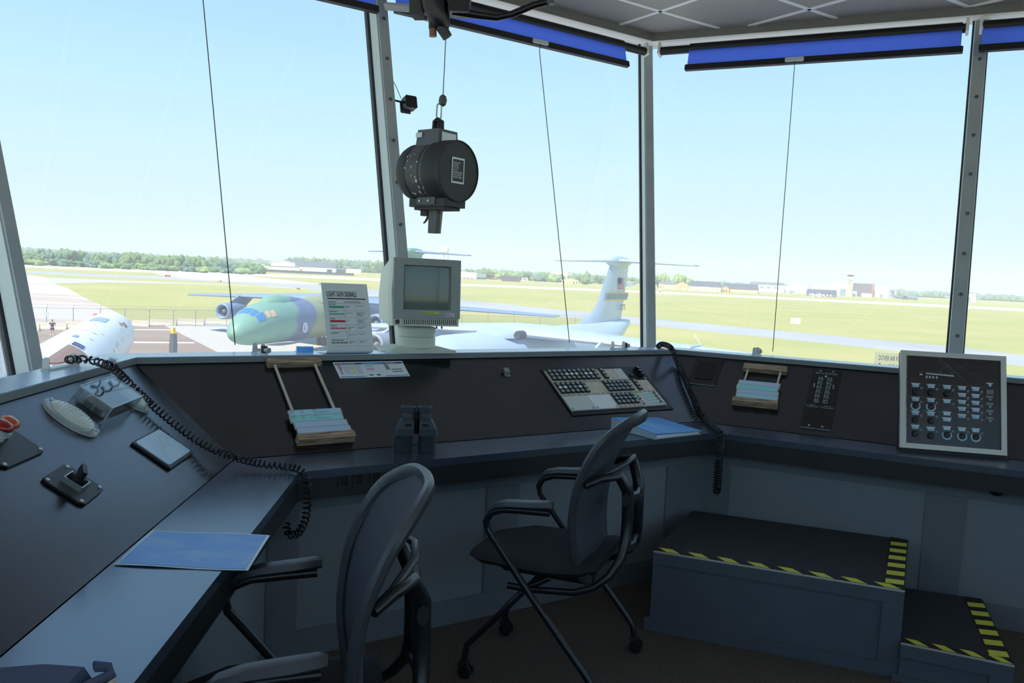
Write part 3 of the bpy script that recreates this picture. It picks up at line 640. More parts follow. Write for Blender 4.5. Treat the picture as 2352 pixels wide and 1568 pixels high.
# small plated clip on the middle panel
t = thing('metal_clip', 'small plated metal clip screwed to the middle of the console', 'clip', panelM(0, .197, .403, .0006))
MB(Matrix(((0, 0, 1, 0), (1, 0, 0, 0), (0, 1, 0, 0), (0, 0, 0, 1)))).prism([(-.022, 0), (-.004, 0), (-.002, .012), (.016, .018), (.022, .010), (.024, .012), (.018, .022), (-.004, .016), (-.008, .004), (-.022, .004)], -.014, .014).build('clip_body', M['steel'], t)
MB().lathe([(.004, .004), (.003, .006)], 8, (0, -.014, 0)).build('screw', M['gasket'], t)
# communications key panel
t = thing('intercom_panel', 'khaki intercom key panel with rows of square black keys', 'panel', panelM(0, .414, .125, .0006))
PW, PH = .60, .28
MB().box(-.008, -.026, 0, PW + .03, PH + .02, .003).build('mounting_plate', M['black'], t)
mods = [(0, .19, .33, PH, 'olive'), (.332, .19, .425, PH, 'olive'), (.427, .19, .487, PH, 'panel_grey'), (.489, .19, PW, PH, 'black'), (0, .0985, .295, .188, 'olive'), (.297, .0985, PW, .188, 'olive'),
        (0, 0, .143, .0965, 'panel_grey'), (.145, 0, .287, .0965, 'panel_white'), (.289, 0, .435, .0965, 'olive'), (.437, 0, PW, .0965, 'panel_grey')]
for x0, y_0, x1, y_1, m in mods: MB().box(x0 + .0008, y_0 + .0008, .003, x1 - .0008, y_1 - .0008, .010).build('module_plate', M[m], t)
hous = MB().box(-.0125, -.0125, .010, .0125, .0125, .0165, .002).build('key', M['black'], t); cap = MB().box(-.0088, -.0078, .0167, .0088, .0078, .0195, .001).build('key_cap', M['key'], hous)
lit_me = cap.data.copy(); lit_me.materials.clear(); lit_me.materials.append(M['key_lit'])
first = True
def key(x, y, lit=False):
    global first
    k = hous if first else dup(hous, t, (0, 0, 0)); cc = cap if first else dup(cap, k, (0, 0, 0)); first = False
    k.location = (x, y, 0)
    if lit: cc.data = lit_me
for c_ in range(10):
    for r_ in range(3): key(.022 + c_ * .0298, .268 - r_ * .0255, r_ == 1 and c_ in (3, 4, 5, 7, 8))
for r_ in range(3): key(.346, .268 - r_ * .0255)
for c_ in range(6):
    for r_ in range(3): key(.018 + c_ * .0298, .176 - r_ * .0255, r_ == 1 and c_ in (0, 1, 4)); key(.311 + c_ * .0278, .176 - r_ * .0255)
for r_ in range(3): key(.505, .176 - r_ * .0255)
for c_ in range(5):
    for r_ in range(3): key(.305 + c_ * .0285, .084 - r_ * .0255)
kp = MB().box(-.0082, -.0072, .010, .0082, .0072, .0155, .002).build('keypad_button', M['key_pad'], t)
for c_ in range(3):
    for r_ in range(4):
        b = kp if c_ == r_ == 0 else dup(kp, t, (0, 0, 0)); b.location = (.505 + c_ * .0205, .084 - r_ * .0205, 0)
for r_ in range(4): MB().box(.565, .078 - r_ * .0205, .010, .580, .090 - r_ * .0205, .015).build('toggle_key', M['trim_dark'], t)
for i, m in enumerate(('print_yel', 'print_green', 'print_navy', 'rod', 'trim_dark')): MB().lathe([(.006, .010), (.005, .0165), (.002, .0175)], 10, (.452, .086 - i * .0185, 0)).build('pilot_light', M[m], t, True)
scw = MB().lathe([(.0062, .010), (.0058, .0138), (.002, .0145)], 10).build('screw', M['screw'], t); pts = []
for i in range(16): pts.append((.026 + i * .0298, .1965))
for i in range(20): pts.append((.02 + i * .0296, .1050))
for i in range(5): pts.append((.305 + i * .0285, .008))
pts += [(.012, .01), (.133, .01), (.157, .01), (.276, .01), (.59, .008), (.594, .196)]
for i, (x, y) in enumerate(pts):
    b = scw if i == 0 else dup(scw, t, (0, 0, 0)); b.location = (x, y, 0)
for i, (x, y) in enumerate(((.575, .262), (.575, .238), (.575, .213))): MB(T(x, y, .010) @ Matrix.Rotation(.25, 4, 'Y')).box(-.016, -.006, 0, .012, .006, .022, .003).build('lever_switch', M['black_gloss'], t)
MB().lathe([(.014, .010), (.012, .016)], 14, (.52, .225, 0)).build('volume_knob', M['black_gloss'], t, True)
# blue binder on the worktop
c4 = [hx(0, .575, 1.716, 0), hx(0, .862, 1.722, 0), hx(0, .90, 2.005, 0), hx(0, .63, 2.0, 0)]
c4 = [on_z(1490, 1012, ZS), on_z(1605, 998, ZS), hx(0, .905, 1.958, 0), hx(0, .655, 1.95, 0)]
c4 = [hx(0, .592, 1.70, 0), hx(0, .885, 1.715, 0), hx(0, .915, 1.985, 0), hx(0, .625, 1.985, 0)]
X = (c4[1] - c4[0]).normalized(); t = thing('ring_binder', 'thick blue ring binder leaning from worktop to console panel', 'binder', mat4(Vector((c4[0].x, c4[0].y, ZS + .0008)), X, Vector((-X.y, X.x, 0)), up))
bw, bd = .30, .275; s3 = math.radians(10)
def brow(z, x0=0, x1=bw): return [(x0, 0, z), (x1, 0, z)]
MB().hexa([(0, 0, 0), (bw, 0, 0), (bw, bd * .85, .0), (0, bd * .85, 0), (0, 0, .003), (bw, 0, .003), (bw, bd * .85, .003), (0, bd * .85, .003)]).build('lower_cover', M['film'], t)
MB().hexa([(.014, .008, .0032), (bw - .006, .008, .0032), (bw - .006, bd * .8, .0032), (.012, bd * .8, .0032), (.014, .008, .018), (bw - .006, .006, .012), (bw - .006, bd * .8, .016), (.012, bd * .8, .036)]).build('pages', M['white'], t)
MB().hexa([(-.004, -.004, .024), (bw, -.004, .0145), (bw, bd, .030), (-.004, bd, .050), (-.004, -.004, .027), (bw, -.004, .0175), (bw, bd, .033), (-.004, bd, .053)]).build('front_cover', M['binder'], t)
MB().hexa([(-.0045, -.004, 0), (-.0005, -.004, .0), (-.0005, bd, .003), (-.0045, bd, .003), (-.0045, -.004, .0238), (-.0042, -.004, .0238), (-.0042, bd, .0498), (-.0045, bd, .0498)]).build('spine', M['film'], t)
# binoculars
bp = hx(0, -.495, 1.862, ZS + .0006)
t = thing('binoculars', 'black binoculars standing on their objective ends on the worktop', 'binoculars', T(*bp) @ Rz(math.radians(12)))
for sg in (-1, 1):
    MB().lathe([(.0315, 0), (.033, .003), (.033, .066), (.036, .070)], 24, (sg * .044, 0, 0)).build('objective_barrel', M['binocular'], t, True)
    MB().lathe([(.0285, -.0), (.0285, .001)], 20, (sg * .044, 0, .0002)).build('objective_lens', M['black_gloss'], t)
    x0, x1 = (.010, .083)
    sh = [[(sg * x, y * .036, z) for x, y in pr] for z, pr in ((.066, [(.010, -1), (.076, -1), (.086, -.5), (.086, .5), (.076, 1), (.010, 1)]), (.092, [(.010, -1), (.070, -1), (.080, -.5), (.080, .5), (.070, 1), (.010, 1)]), (.122, [(.010, -.9), (.056, -.9), (.064, -.4), (.064, .4), (.056, .9), (.010, .9)]), (.130, [(.012, -.7), (.05, -.7), (.056, -.3), (.056, .3), (.05, .7), (.012, .7)]))]
    MB().loft(sh if sg > 0 else [list(reversed(r)) for r in sh]).build('prism_housing', M['binocular'], t)
    MB().lathe([(.026, .130), (.026, .148), (.0245, .150), (.0245, .152), (.029, .153), (.0295, .172), (.027, .175), (.02, .1752), (.018, .165)], 24, (sg * .032, 0, 0)).build('eyepiece', M['binocular'], t, True)
    MB(T(sg * .032, 0, 0)).box(-.012, -.0375, .104, .012, -.0345, .112).build('grip_pad', M['black_matt'], t)
MB().cyl((0, 0, .07), (0, 0, .145), .010, n=12).build('centre_hinge', M['black_matt'], t, True)
MB().lathe([(.013, .136), (.013, .152)], 16).build('focus_wheel', M['black_matt'], t, True)
# ---------------------------------------------------------------- right console
t = thing('speaker_plate', 'plain black speaker plate in the left corner of the right console', 'plate', panelM(1, -1.19, .395, .0006))
MB().box(-.075, -.113, 0, .075, .113, .004, .003).build('plate', M['black_gloss'], t)
MB().box(-.048, -.07, .0042, .048, .07, .007, .01).build('grille', M['black_matt'], t)
for x, y in ((-.066, .104), (.066, .104), (-.066, -.104), (.066, -.104)): MB().lathe([(.005, .004), (.0045, .006)], 8, (x, y, 0)).build('screw', M['gasket'], t)
MB().box(-.075, -.1155, 0, .075, -.1135, .006).build('edge_strip', M['steel'], t)
t = thing('barrier_control_panel', 'black control panel with two columns of silver push buttons', 'panel', panelM(1, -.589, .045, .0006))
MB().box(-.069, 0, 0, .069, .445, .005, .003).build('plate', M['black_gloss'], t)
MB().box(-.069, -.0025, 0, .069, -.0005, .008).build('edge_strip', M['steel'], t)
for x in (-.03, .03):
    for y in (.435, .018): MB().lathe([(.0052, .005), (.0045, .0075)], 10, (x, y, 0)).build('screw', M['screw'], t)
text('BAK-12 CONTROLS', .0145, t, (0, .412, .0052), M['etch'], .82, align='CENTER')
pb0 = None
for c_, x in enumerate((-.021, .021)):
    for r_ in range(6):
        y = .366 - r_ * .034
        if pb0 is None:
            pb0 = MB().lathe([(.0125, .005), (.0125, .008), (.010, .009), (.009, .020), (.0065, .022)], 16).build('push_button', M['steel'], t, True); cp0 = MB().lathe([(.0062, .0222), (.005, .0245)], 12).build('button_lens', M['black_gloss'], pb0); b = pb0
        else: b = dup(pb0, t, (0, 0, 0)); dup(cp0, b, (0, 0, 0))
        b.location = (x, y, 0)
MB().lathe([(.006, .005), (.005, .009)], 10, (0, .392, 0)).build('pilot_light', M['grey_light'], t)
for x in (-.045, .045): MB().tube([(x, .30, .005), (x, .302, .012), (x, .312, .022)], [.004, .003, .0025], 8).build('toggle_switch', M['steel'], t, True)
for i, (x, tx) in enumerate(((-.034, 'RWY 4'), (.034, 'RWY 22'))):
    text(tx, .011, t, (x, .162, .0052), M['etch'], .9, align='CENTER'); MB().tube([(x - .03, .162, .0055), (x - .022, .153, .0055), (x + .022, .153, .0055), (x + .03, .162, .0055)], .0011, 5).build('bracket_line', M['etch'], t)
# airfield lighting panel: framed box standing on the worktop
BL = on_z(2066, 1027, ZS + .016); BR = on_z(2317, 1047, ZS + .016); X = (BR - BL).normalized(); th = math.radians(75); nb = Vector((-X.y, X.x, 0)); Y = nb * math.cos(th) + up * math.sin(th); Z = X.cross(Y)
LM = mat4(BL, X, Y, Z)
t = thing('airfield_lighting_panel', 'framed black airfield lighting control panel with a runway diagram', 'panel', LM)
FW_, FH_ = .430, .432
li = LM.inverted().to_3x3()
MB().box(0.004, 0.004, -.045, FW_ - .004, FH_ - .004, -.0125).build('housing', M['black'], t)
MB(LM.inverted()).box(0, 0, 0, 1, 1, 1) if 0 else None
foot = [BL + X * .0 + up * -.0154 - nb * .012, BR + up * -.0154 - nb * .012, BR + nb * .06 + up * -.0154, BL + nb * .06 + up * -.0154]
LI = LM.inverted(); fp = [tuple(LI @ p) for p in foot] + [tuple(LI @ (p + up * .0148)) for p in foot]
MB().hexa(fp).build('foot', M['black'], t)
fr = MB(); b = .022
for bx in ((0, 0, FW_, b), (0, FH_ - b, FW_, FH_), (0, b, b, FH_ - b), (FW_ - b, b, FW_, FH_ - b)): fr.box(bx[0], bx[1], -.012, bx[2], bx[3], .006)
fr.build('frame', M['frame_grey'], t)
MB().box(b, b, -.0125, FW_ - b, FH_ - b, -.002).build('face', M['smoke'], t)
MB().box(b + .0005, b + .0005, .0005, b + .004, FH_ - b - .0005, .0065).build('cover_edge', M['clear'], t)
face = empty('legend', None, t); face.matrix_local = T(b, b, -.0018); iw, ih = FW_ - 2 * b, FH_ - 2 * b
def fx(u, v): return ((u - 205) / 1215 * iw, (1325 - v) / 1190 * ih)       # panel artwork measured on its own face
def fsk(u, v): return fx(u - (1325 - v) * -.0 , v - (u - 205) * .105 + 20)
def line(pts, wd, m='etch'):
    MB().tube([(*fsk(*p), .0004) for p in pts], wd, 4, flat=.15, up=(0, 0, 1)).build('diagram_line', M[m], face)
line([(400, 345), (1200, 405)], .0022); line([(630, 165), (1000, 520)], .0030); line([(620, 205), (920, 500), (945, 490)], .0014); line([(620, 205), (650, 200)], .0014)
line([(410, 350), (410, 378), (830, 425)], .0014); line([(770, 400), (910, 300), (945, 315)], .002); line([(755, 270), (800, 300), (860, 305), (890, 290), (935, 320), (935, 365), (1040, 378)], .0013)
line([(660, 380), (655, 350), (690, 310), (760, 270)], .0013)
for u, v in ((640, 350), (655, 332), (690, 305), (715, 325)): line([(u, v), (u + 22, v + 12)], .0008)
for u in (480, 520, 562, 610): a = fsk(u, 405 + (u - 480) * .1); MB().box(a[0] - .0035, a[1] - .011, 0, a[0] + .0035, a[1], .0006).build('diagram_block', M['etch'], face)
a = fsk(405, 380); MB().box(a[0] - .006, a[1] - .005, 0, a[0] + .006, a[1] + .003, .0006).build('diagram_block', M['etch'], face)
a = fsk(470, 380); c_ = fsk(830, 425); MB().add([(a[0], a[1], .0006), (c_[0], c_[1] - .003, .0006), (c_[0], c_[1] + .004, .0006), (a[0], a[1] + .006, .0006)], [(0, 1, 2, 3)]).build('diagram_block', M['etch'], face)
cols = [(250, 450), (450, 650), (650, 860), (860, 1035), (1035, 1205), (1205, 1390)]
gx = [fx(c_[0] - 20, 0)[0] + .002 for c_ in cols] + [iw - .012]; rowsy = [ih * .69, ih * .53, ih * .375, ih * .215, .018]
for x in gx: MB().box(x, rowsy[-1], 0, x + .0006, rowsy[0], .0005).build('grid_line', M['print_grey'], face)
for y in rowsy: MB().box(gx[0], y, 0, gx[3] if y not in (rowsy[0], rowsy[-1]) else gx[-1], y + .0006, .0005).build('grid_line', M['print_grey'], face)
def legend(cx, cy, wd=.027, red=True, knob=0, words='BRILLIANCE', colr=None):
    MB().box(cx - wd / 2 - .004, cy + .004, 0, cx + wd / 2 + .004, cy + .009, .0008).build('name_strip', M['grey_light'], face)
    MB().box(cx - wd / 2, cy - .008, 0, cx + wd / 2, cy + .0055, .0014).build('legend_plate', M['card_blue'], face)
    text(words, .0048, face, (cx - wd / 2 + .002, cy - .004, .0016), M['print'], .62)
    if red:
        o = MB().lathe([(.0046, 0), (.0046, .004), (.0032, .0045)], 12, (cx + wd / 2 + .010, cy - .012, 0)).build('pilot_light', M['grey_light'], face); MB().lathe([(.003, .0046), (.002, .0066)], 10, (cx + wd / 2 + .010, cy - .012, 0)).build('pilot_lens', M[colr or 'black_gloss'], face)
    if knob:
        ky = cy - .030
        if knob == 2:
            arc = [(math.cos(a), math.sin(a)) for a in [PI * .80 + i * PI * 1.42 / 18 for i in range(19)]]; v = [(cx + .0205 * x, ky + .0205 * y, .001) for x, y in arc] + [(cx + .0125 * x, ky + .0125 * y, .001) for x, y in arc]
            MB().add(v + [(p[0], p[1], .0018) for p in v], [(i, i + 1, 20 + i, 19 + i) for i in range(18)] + [(38 + i, 57 + i, 58 + i, 39 + i) for i in range(18)]).build('dial_scale', M['card_blue'], face)
        kn = MB().lathe([(.0145, .002), (.013, .012), (.006, .014)], 12, (cx, ky, 0)).build('rotary_knob', M['black'], face, True)
        MB(T(cx, ky, 0) @ Rz(.8)).box(-.012, -.0025, .0142, .012, .0025, .018).build('knob_grip', M['black_gloss'], face)
mx = lambda i: (gx[i] + gx[i + 1]) / 2
for r_ in range(4):
    for c_ in range(2): legend(mx(c_), rowsy[r_] - .010 - (.004 if r_ == 3 and c_ else 0), knob=2 if r_ == 1 else 1)
legend(mx(2), rowsy[0] - .010, knob=1); legend(mx(2), rowsy[1] - .010, words='')
legend(mx(2), rowsy[2] - .004, words='', red=False); legend(mx(2), rowsy[2] - .03, words='ALERT', red=False, wd=.03)
for c_ in (2, 3, 4): legend(mx(c_), rowsy[3] - .006, words='', knob=2)
for c_ in (3, 4):
    for r_ in range(5): legend(mx(c_), rowsy[0] - .010 - r_ * .0305)
a = mx(5); MB().box(a - .014, rowsy[0] + .016, 0, a + .012, rowsy[0] + .021, .001).build('name_strip', M['grey_light'], face); MB().box(a - .005, rowsy[0] + .006, .0, a + .005, rowsy[0] + .017, .004).build('push_key', M['card_blue'], face)
MB().box(a - .015, rowsy[0] - .03, .0, a + .013, rowsy[0] - .01, .006).build('window_key', M['trim_dark'], face)
for i, m in enumerate(('red_lens', 'print_green', 'red_lens', 'print_green')):
    y = rowsy[0] - .045 - i * .031; MB().box(a - .015, y, 0, a + .013, y + .010, .001).build('name_strip', M['ledge_edge'], face); o = MB().lathe([(.0046, 0), (.0046, .004)], 12, (a, y - .007, 0)).build('pilot_light', M['grey_light'], face); MB().lathe([(.003, .0042), (.002, .0062)], 10, (a, y - .007, 0)).build('pilot_lens', M[m], face)
for x, y in ((.006, ih - .006), (iw - .006, ih - .006), (.006, .006), (iw - .006, .006), (.006, ih * .5), (.006, ih * .75), (.006, ih * .25)): MB().lathe([(.0035, 0), (.003, .002)], 8, (x, y, 0)).build('screw', M['gasket'], face)
t = thing('under_desk_bump_stop', 'round black stop under the front of the right worktop', 'stop', wallM(1, .155, A1 + .06, ZS - .10))
MB().lathe([(.026, .0), (.026, -.012), (.018, -.022), (.004, -.026)], 20).build('rubber', M['black_matt'], t, True)
MB().box(-.02, -.02, .001, .02, .02, .071).build('stem', M['apron'], t)
# window decal naming the far air base
g = glassM(1, 0, 0, GOFF + .0005); o_ = on_plane(2010, 806, g.translation, g.col[2].xyz); lg = g.inverted() @ o_
t = thing('window_decal', 'clear window label reading DOVER AIR FORCE BASE behind the lighting panel', 'label', g @ T(lg.x, lg.y - .105, 0))
MB().box(0, 0, 0, .36, .10, .0006).build('film', glass_mat('decal_film', (.93, .94, .93, 1), .16, .02), t)
text('DOVER AIR FORCE BASE', .040, t, (.022, .055, .0007), M['print_grey'], .42); text('1 MILE AWAY', .038, t, (.062, .010, .0007), M['print_grey'], .42)
MB().prism([(.028, .012), (.032, .012), (.032, .030), (.036, .030), (.030, .040), (.024, .030), (.028, .030)], .0007, .0010).build('arrow_mark', M['print_grey'], t)
# little black sensor stuck to the glass beside the middle post
p_ = glassM(0, 0, 0, GOFF + .001); q_ = on_plane(935, 242, p_.translation, p_.col[2].xyz); lq = p_.inverted() @ q_
t = thing('glass_sensor', 'small black sensor box stuck on the glass beside the middle post', 'sensor', p_ @ T(lq.x, lq.y, 0))
MB().box(-.045, -.05, 0, .018, .02, .003, .004).build('base_pad', M['gasket'], t)
MB().box(-.035, -.035, .0032, .035, .035, .055, .006).build('body', M['black'], t)
MB().tube([(-.036, .0, .03), (-.06, .0, .03), (-.10, .004, .028)], [.008, .006, .005], 8).build('plug', M['black_matt'], t, True)
MB().tube([(-.05, .02, .03), (-.08, .08, .04), (-.13, .16, .05)], .002, 5).build('lead', M['print_grey'], t)
# ---------------------------------------------------------------- light gun and its winch
gc = at_dist(1005, 396, 2.887)
t = thing('light_gun', 'black signal light gun hanging on a cable in front of the windows', 'light gun', T(*gc) @ Rz(math.radians(-38)))
AX = (1, 0, 0)
MB().lathe([(.06, -.118), (.09, -.108), (.097, -.09), (.098, -.062)], 40, (0, 0, 0), AX).build('lens_hood', M['gun_face'], t, True)
MB().lathe([(.0985, -.062), (.0985, .022)], 40, (0, 0, 0), AX).build('barrel', M['gun'], t, True)
MB().lathe([(.103, .022), (.103, .072), (.102, .074), (.102, .096), (.098, .098), (.098, .094), (.001, .094)], 40, (0, 0, 0), AX).build('rear_drum', M['gun_face'], t, True)
for x in (-.062, .0): MB().lathe([(.0995, x - .001), (.0995, x + .0015)], 40, (0, 0, 0), AX).build('band', M['black'], t, True)
MB().loft([[(-.06, -.05, .078), (.045, -.05, .078), (.045, .05, .078), (-.06, .05, .078)], [(-.055, -.045, .138), (.042, -.045, .138), (.042, .045, .138), (-.055, .045, .138)]]).build('carry_bracket', M['gun'], t)
MB().box(.0445, -.035, .098, .047, .035, .128).build('bracket_end', M['chip'], t)
MB().box(-.058, -.052, .112, -.03, -.0475, .128).build('paint_chip', M['chip'], t)
MB().tube([(-.02, 0, .138), (-.018, 0, .17), (-.006, 0, .176), (.006, 0, .17), (.008, 0, .138)], .0085, 8, flat=1.6).build('strap_loop', M['black'], t, True)
MB().tube([(-.006, -.0, .168), (-.016, 0, .19), (-.014, 0, .225), (-.004, 0, .233), (.006, 0, .225), (.006, 0, .185), (-.004, .0, .168)], .0028, 6).build('carabiner', M['steel'], t, True)
MB().box(-.085, -.05, -.118, .092, .05, -.092, .006).build('shoe_plate', M['gun_face'], t)
MB().box(-.07, -.04, -.128, .078, .04, -.1185, .006).build('shoe_step', M['gun_face'], t)
MB().box(-.04, -.0535, -.112, .042, -.0505, -.088).build('clamp_strip', M['gun'], t)
for x in (-.025, .015): MB().lathe([(.005, 0), (.004, .004)], 8, (x, -.0536, -.1), (0, -1, 0)).build('clamp_screw', M['screw'], t)
MB().loft([[(-.022, -.013, -.205), (.014, -.013, -.205), (.018, 0, -.205), (.014, .013, -.205), (-.022, .013, -.205)], [(-.020, -.015, -.128), (.018, -.015, -.128), (.022, 0, -.128), (.018, .015, -.128), (-.020, .015, -.128)]]).build('grip', M['gun'], t)
MB().box(-.065, -.012, -.146, -.03, .012, -.1285, .003).build('trigger_housing', M['gun_face'], t)
MB().tube([(-.036, 0, -.145), (-.041, 0, -.156), (-.048, 0, -.165), (-.056, 0, -.17)], [.004, .0045, .004, .003], 6).build('trigger', M['gun'], t, True)
pl = MB().box(.0945, -.034, -.040, .0958, .028, .044).build('data_plate', M['chip'], t)
MB().box(.096, -.029, -.034, .0963, .023, .038).build('data_plate_field', M['gun_face'], pl)
pe = empty('plate_print', None, t); pe.matrix_local = mat4(Vector((.0965, 0, 0)), Vector((0, 1, 0)), Vector((0, 0, 1)), Vector((1, 0, 0)))
for i, wd in enumerate(('SIGNAL LIGHT', 'PORTABLE', 'TYPE  GUN', '24 VOLTS', 'WHITE RED GREEN', 'AIM AT AIRCRAFT', 'SQUEEZE TRIGGER')): text(wd, .0085, pe, (-.027, .024 - i * .0078, 0), M['chip'], .6)
rr = random.Random(3)
for i in range(26):
    x = rr.uniform(-.06, .02); a = rr.choice((2.3, 2.6, 3.0, 3.3, 3.6, 2.1)) + rr.uniform(-.2, .2); s = rr.uniform(.002, .006) * (1.6 if i < 6 else .8)
    # chips sit on the side of the barrel that faces the room
    th_ = a + PI * .18; c0 = Vector((x, math.cos(th_) * .0987, math.sin(th_) * .0987)); tg = Vector((0, -math.sin(th_), math.cos(th_))); nr = Vector((0, math.cos(th_), math.sin(th_)))
    po = [c0 + Vector((1, 0, 0)) * (math.cos(q) * s * rr.uniform(.5, 1)) + tg * (math.sin(q) * s * rr.uniform(.5, 1)) for q in (0, 1.2, 2.4, 3.6, 4.8)]
    MB().add([tuple(p) for p in po] + [tuple(p + nr * .0005) for p in po], [(4, 3, 2, 1, 0), (5, 6, 7, 8, 9)] + [(j, (j + 1) % 5, 5 + (j + 1) % 5, 5 + j) for j in range(5)]).build('paint_chip', M['chip'], t)
cb = at_dist(1017, 231, 2.887); ct = at_dist(1024, 86, 2.887)
top_ = gc + Vector((-.003, 0, .2325))
wc = thing('suspension_cable', 'thin steel cable with a ball stop holding the light gun', 'cable', T(*top_))
l = Vector(cb - top_); l2 = Vector(ct - top_)
MB().tube([(0, 0, 0), (.006, 0, .018), (l.x, l.y, l.z - .02), (l.x - .006, 0, .018), (0, 0, 0)], .0016, 6).build('loop', M['steel'], wc)
MB().lathe([(.003, -.02), (.011, -.014), (.0145, 0), (.011, .014), (.003, .02)], 16, tuple(l)).build('ball_stop', M['gun'], wc, True)
MB().tube([tuple(l), tuple(l * .5 + l2 * .5), tuple(l2)], .0016, 6).build('wire', M['print_grey'], wc)
w0 = at_dist(1010, 30, 2.887)
t = thing('cable_winch', 'black overhead cable winch with a curved arm above the light gun', 'winch', T(*w0))
def wl(u, v, D=2.887): p = at_dist(u, v, D) - w0; return (p.x, p.y, p.z)
MB().loft([[tuple(Vector(wl(*c_)) + Vector((math.cos(a) * r * 1.0, math.sin(a) * r * .8, 0))) for a in [2 * PI * j / 16 for j in range(16)]] for c_, r in (((992, -40), .045), ((995, -5), .047), ((1000, 25), .046), ((1008, 50), .038), ((1014, 64), .026))]).build('guide_body', M['black_gloss'], t, True)
MB().tube([wl(1012, 60), wl(1028, 86)], [.019, .017], 12).build('guide_nozzle', M['gasket'], t, True)
MB().tube([wl(994, 20), wl(994, 66)], .014, 12).build('plunger_sleeve', M['black'], t, True)
MB().tube([wl(994, 66), wl(994.5, 84)], .0125, 12).build('copper_plunger', M['copper'], t, True)
MB().tube([wl(975, 40), wl(990, 44)], .006, 8).build('stop_screw', M['black'], t)
M4 = MB(); q0 = [Vector(wl(940, -30)), Vector(wl(940, 32)), Vector(wl(958, 32)), Vector(wl(1000, 10)), Vector(wl(1000, -30))]
M4.add([tuple(p) for p in q0] + [tuple(p + Vector((.01, .07, 0))) for p in q0], [(0, 1, 2, 3, 4), (9, 8, 7, 6, 5)] + [(i, 5 + i, 5 + (i + 1) % 5, (i + 1) % 5) for i in range(5)]).build('side_plate', M['gasket'], t)
MB().tube([wl(886, 14, 3.0), wl(985, 24, 2.95)], .014, 4, flat=1.6).build('support_rail', M['steel_light'], t)
MB().tube([wl(1022, 24), wl(1052, 8)], .009, 4, flat=1.3).build('latch_rail', M['steel_light'], t)
MB().box(.03, -.03, .0, .10, .05, .09).build('motor_housing', M['black'], t)
MB().tube([wl(1040, 24), wl(1095, 34), wl(1140, 40), wl(1175, 33), wl(1225, 12), wl(1262, 2)], [.016, .014, .012, .012, .012, .012], 12).build('curved_arm', M['black_gloss'], t, True)
MB().lathe([(.014, 0), (.016, .004), (.016, .016), (.012, .02)], 14, wl(1263, 10)).build('arm_end_ring', M['gun'], t, True)
MB().tube([wl(1026, 3), wl(1038, -4), wl(1046, 4), wl(1040, 12)], .006, 8).build('hook', M['steel'], t, True)
MB().cyl(wl(1050, 1), wl(1068, -1), .011, n=10).build('red_cap', M['red_lens'], t, True)
MB().tube([wl(1000, -40), (0, 0, ZC + .045 - w0.z)], .022, 12).build('ceiling_stem', M['black'], t, True)
MB().tube([wl(1263, 2), (wl(1263, 2)[0] + .02, wl(1263, 2)[1], ZC + .045 - w0.z)], .01, 10).build('arm_hanger', M['black'], t, True)
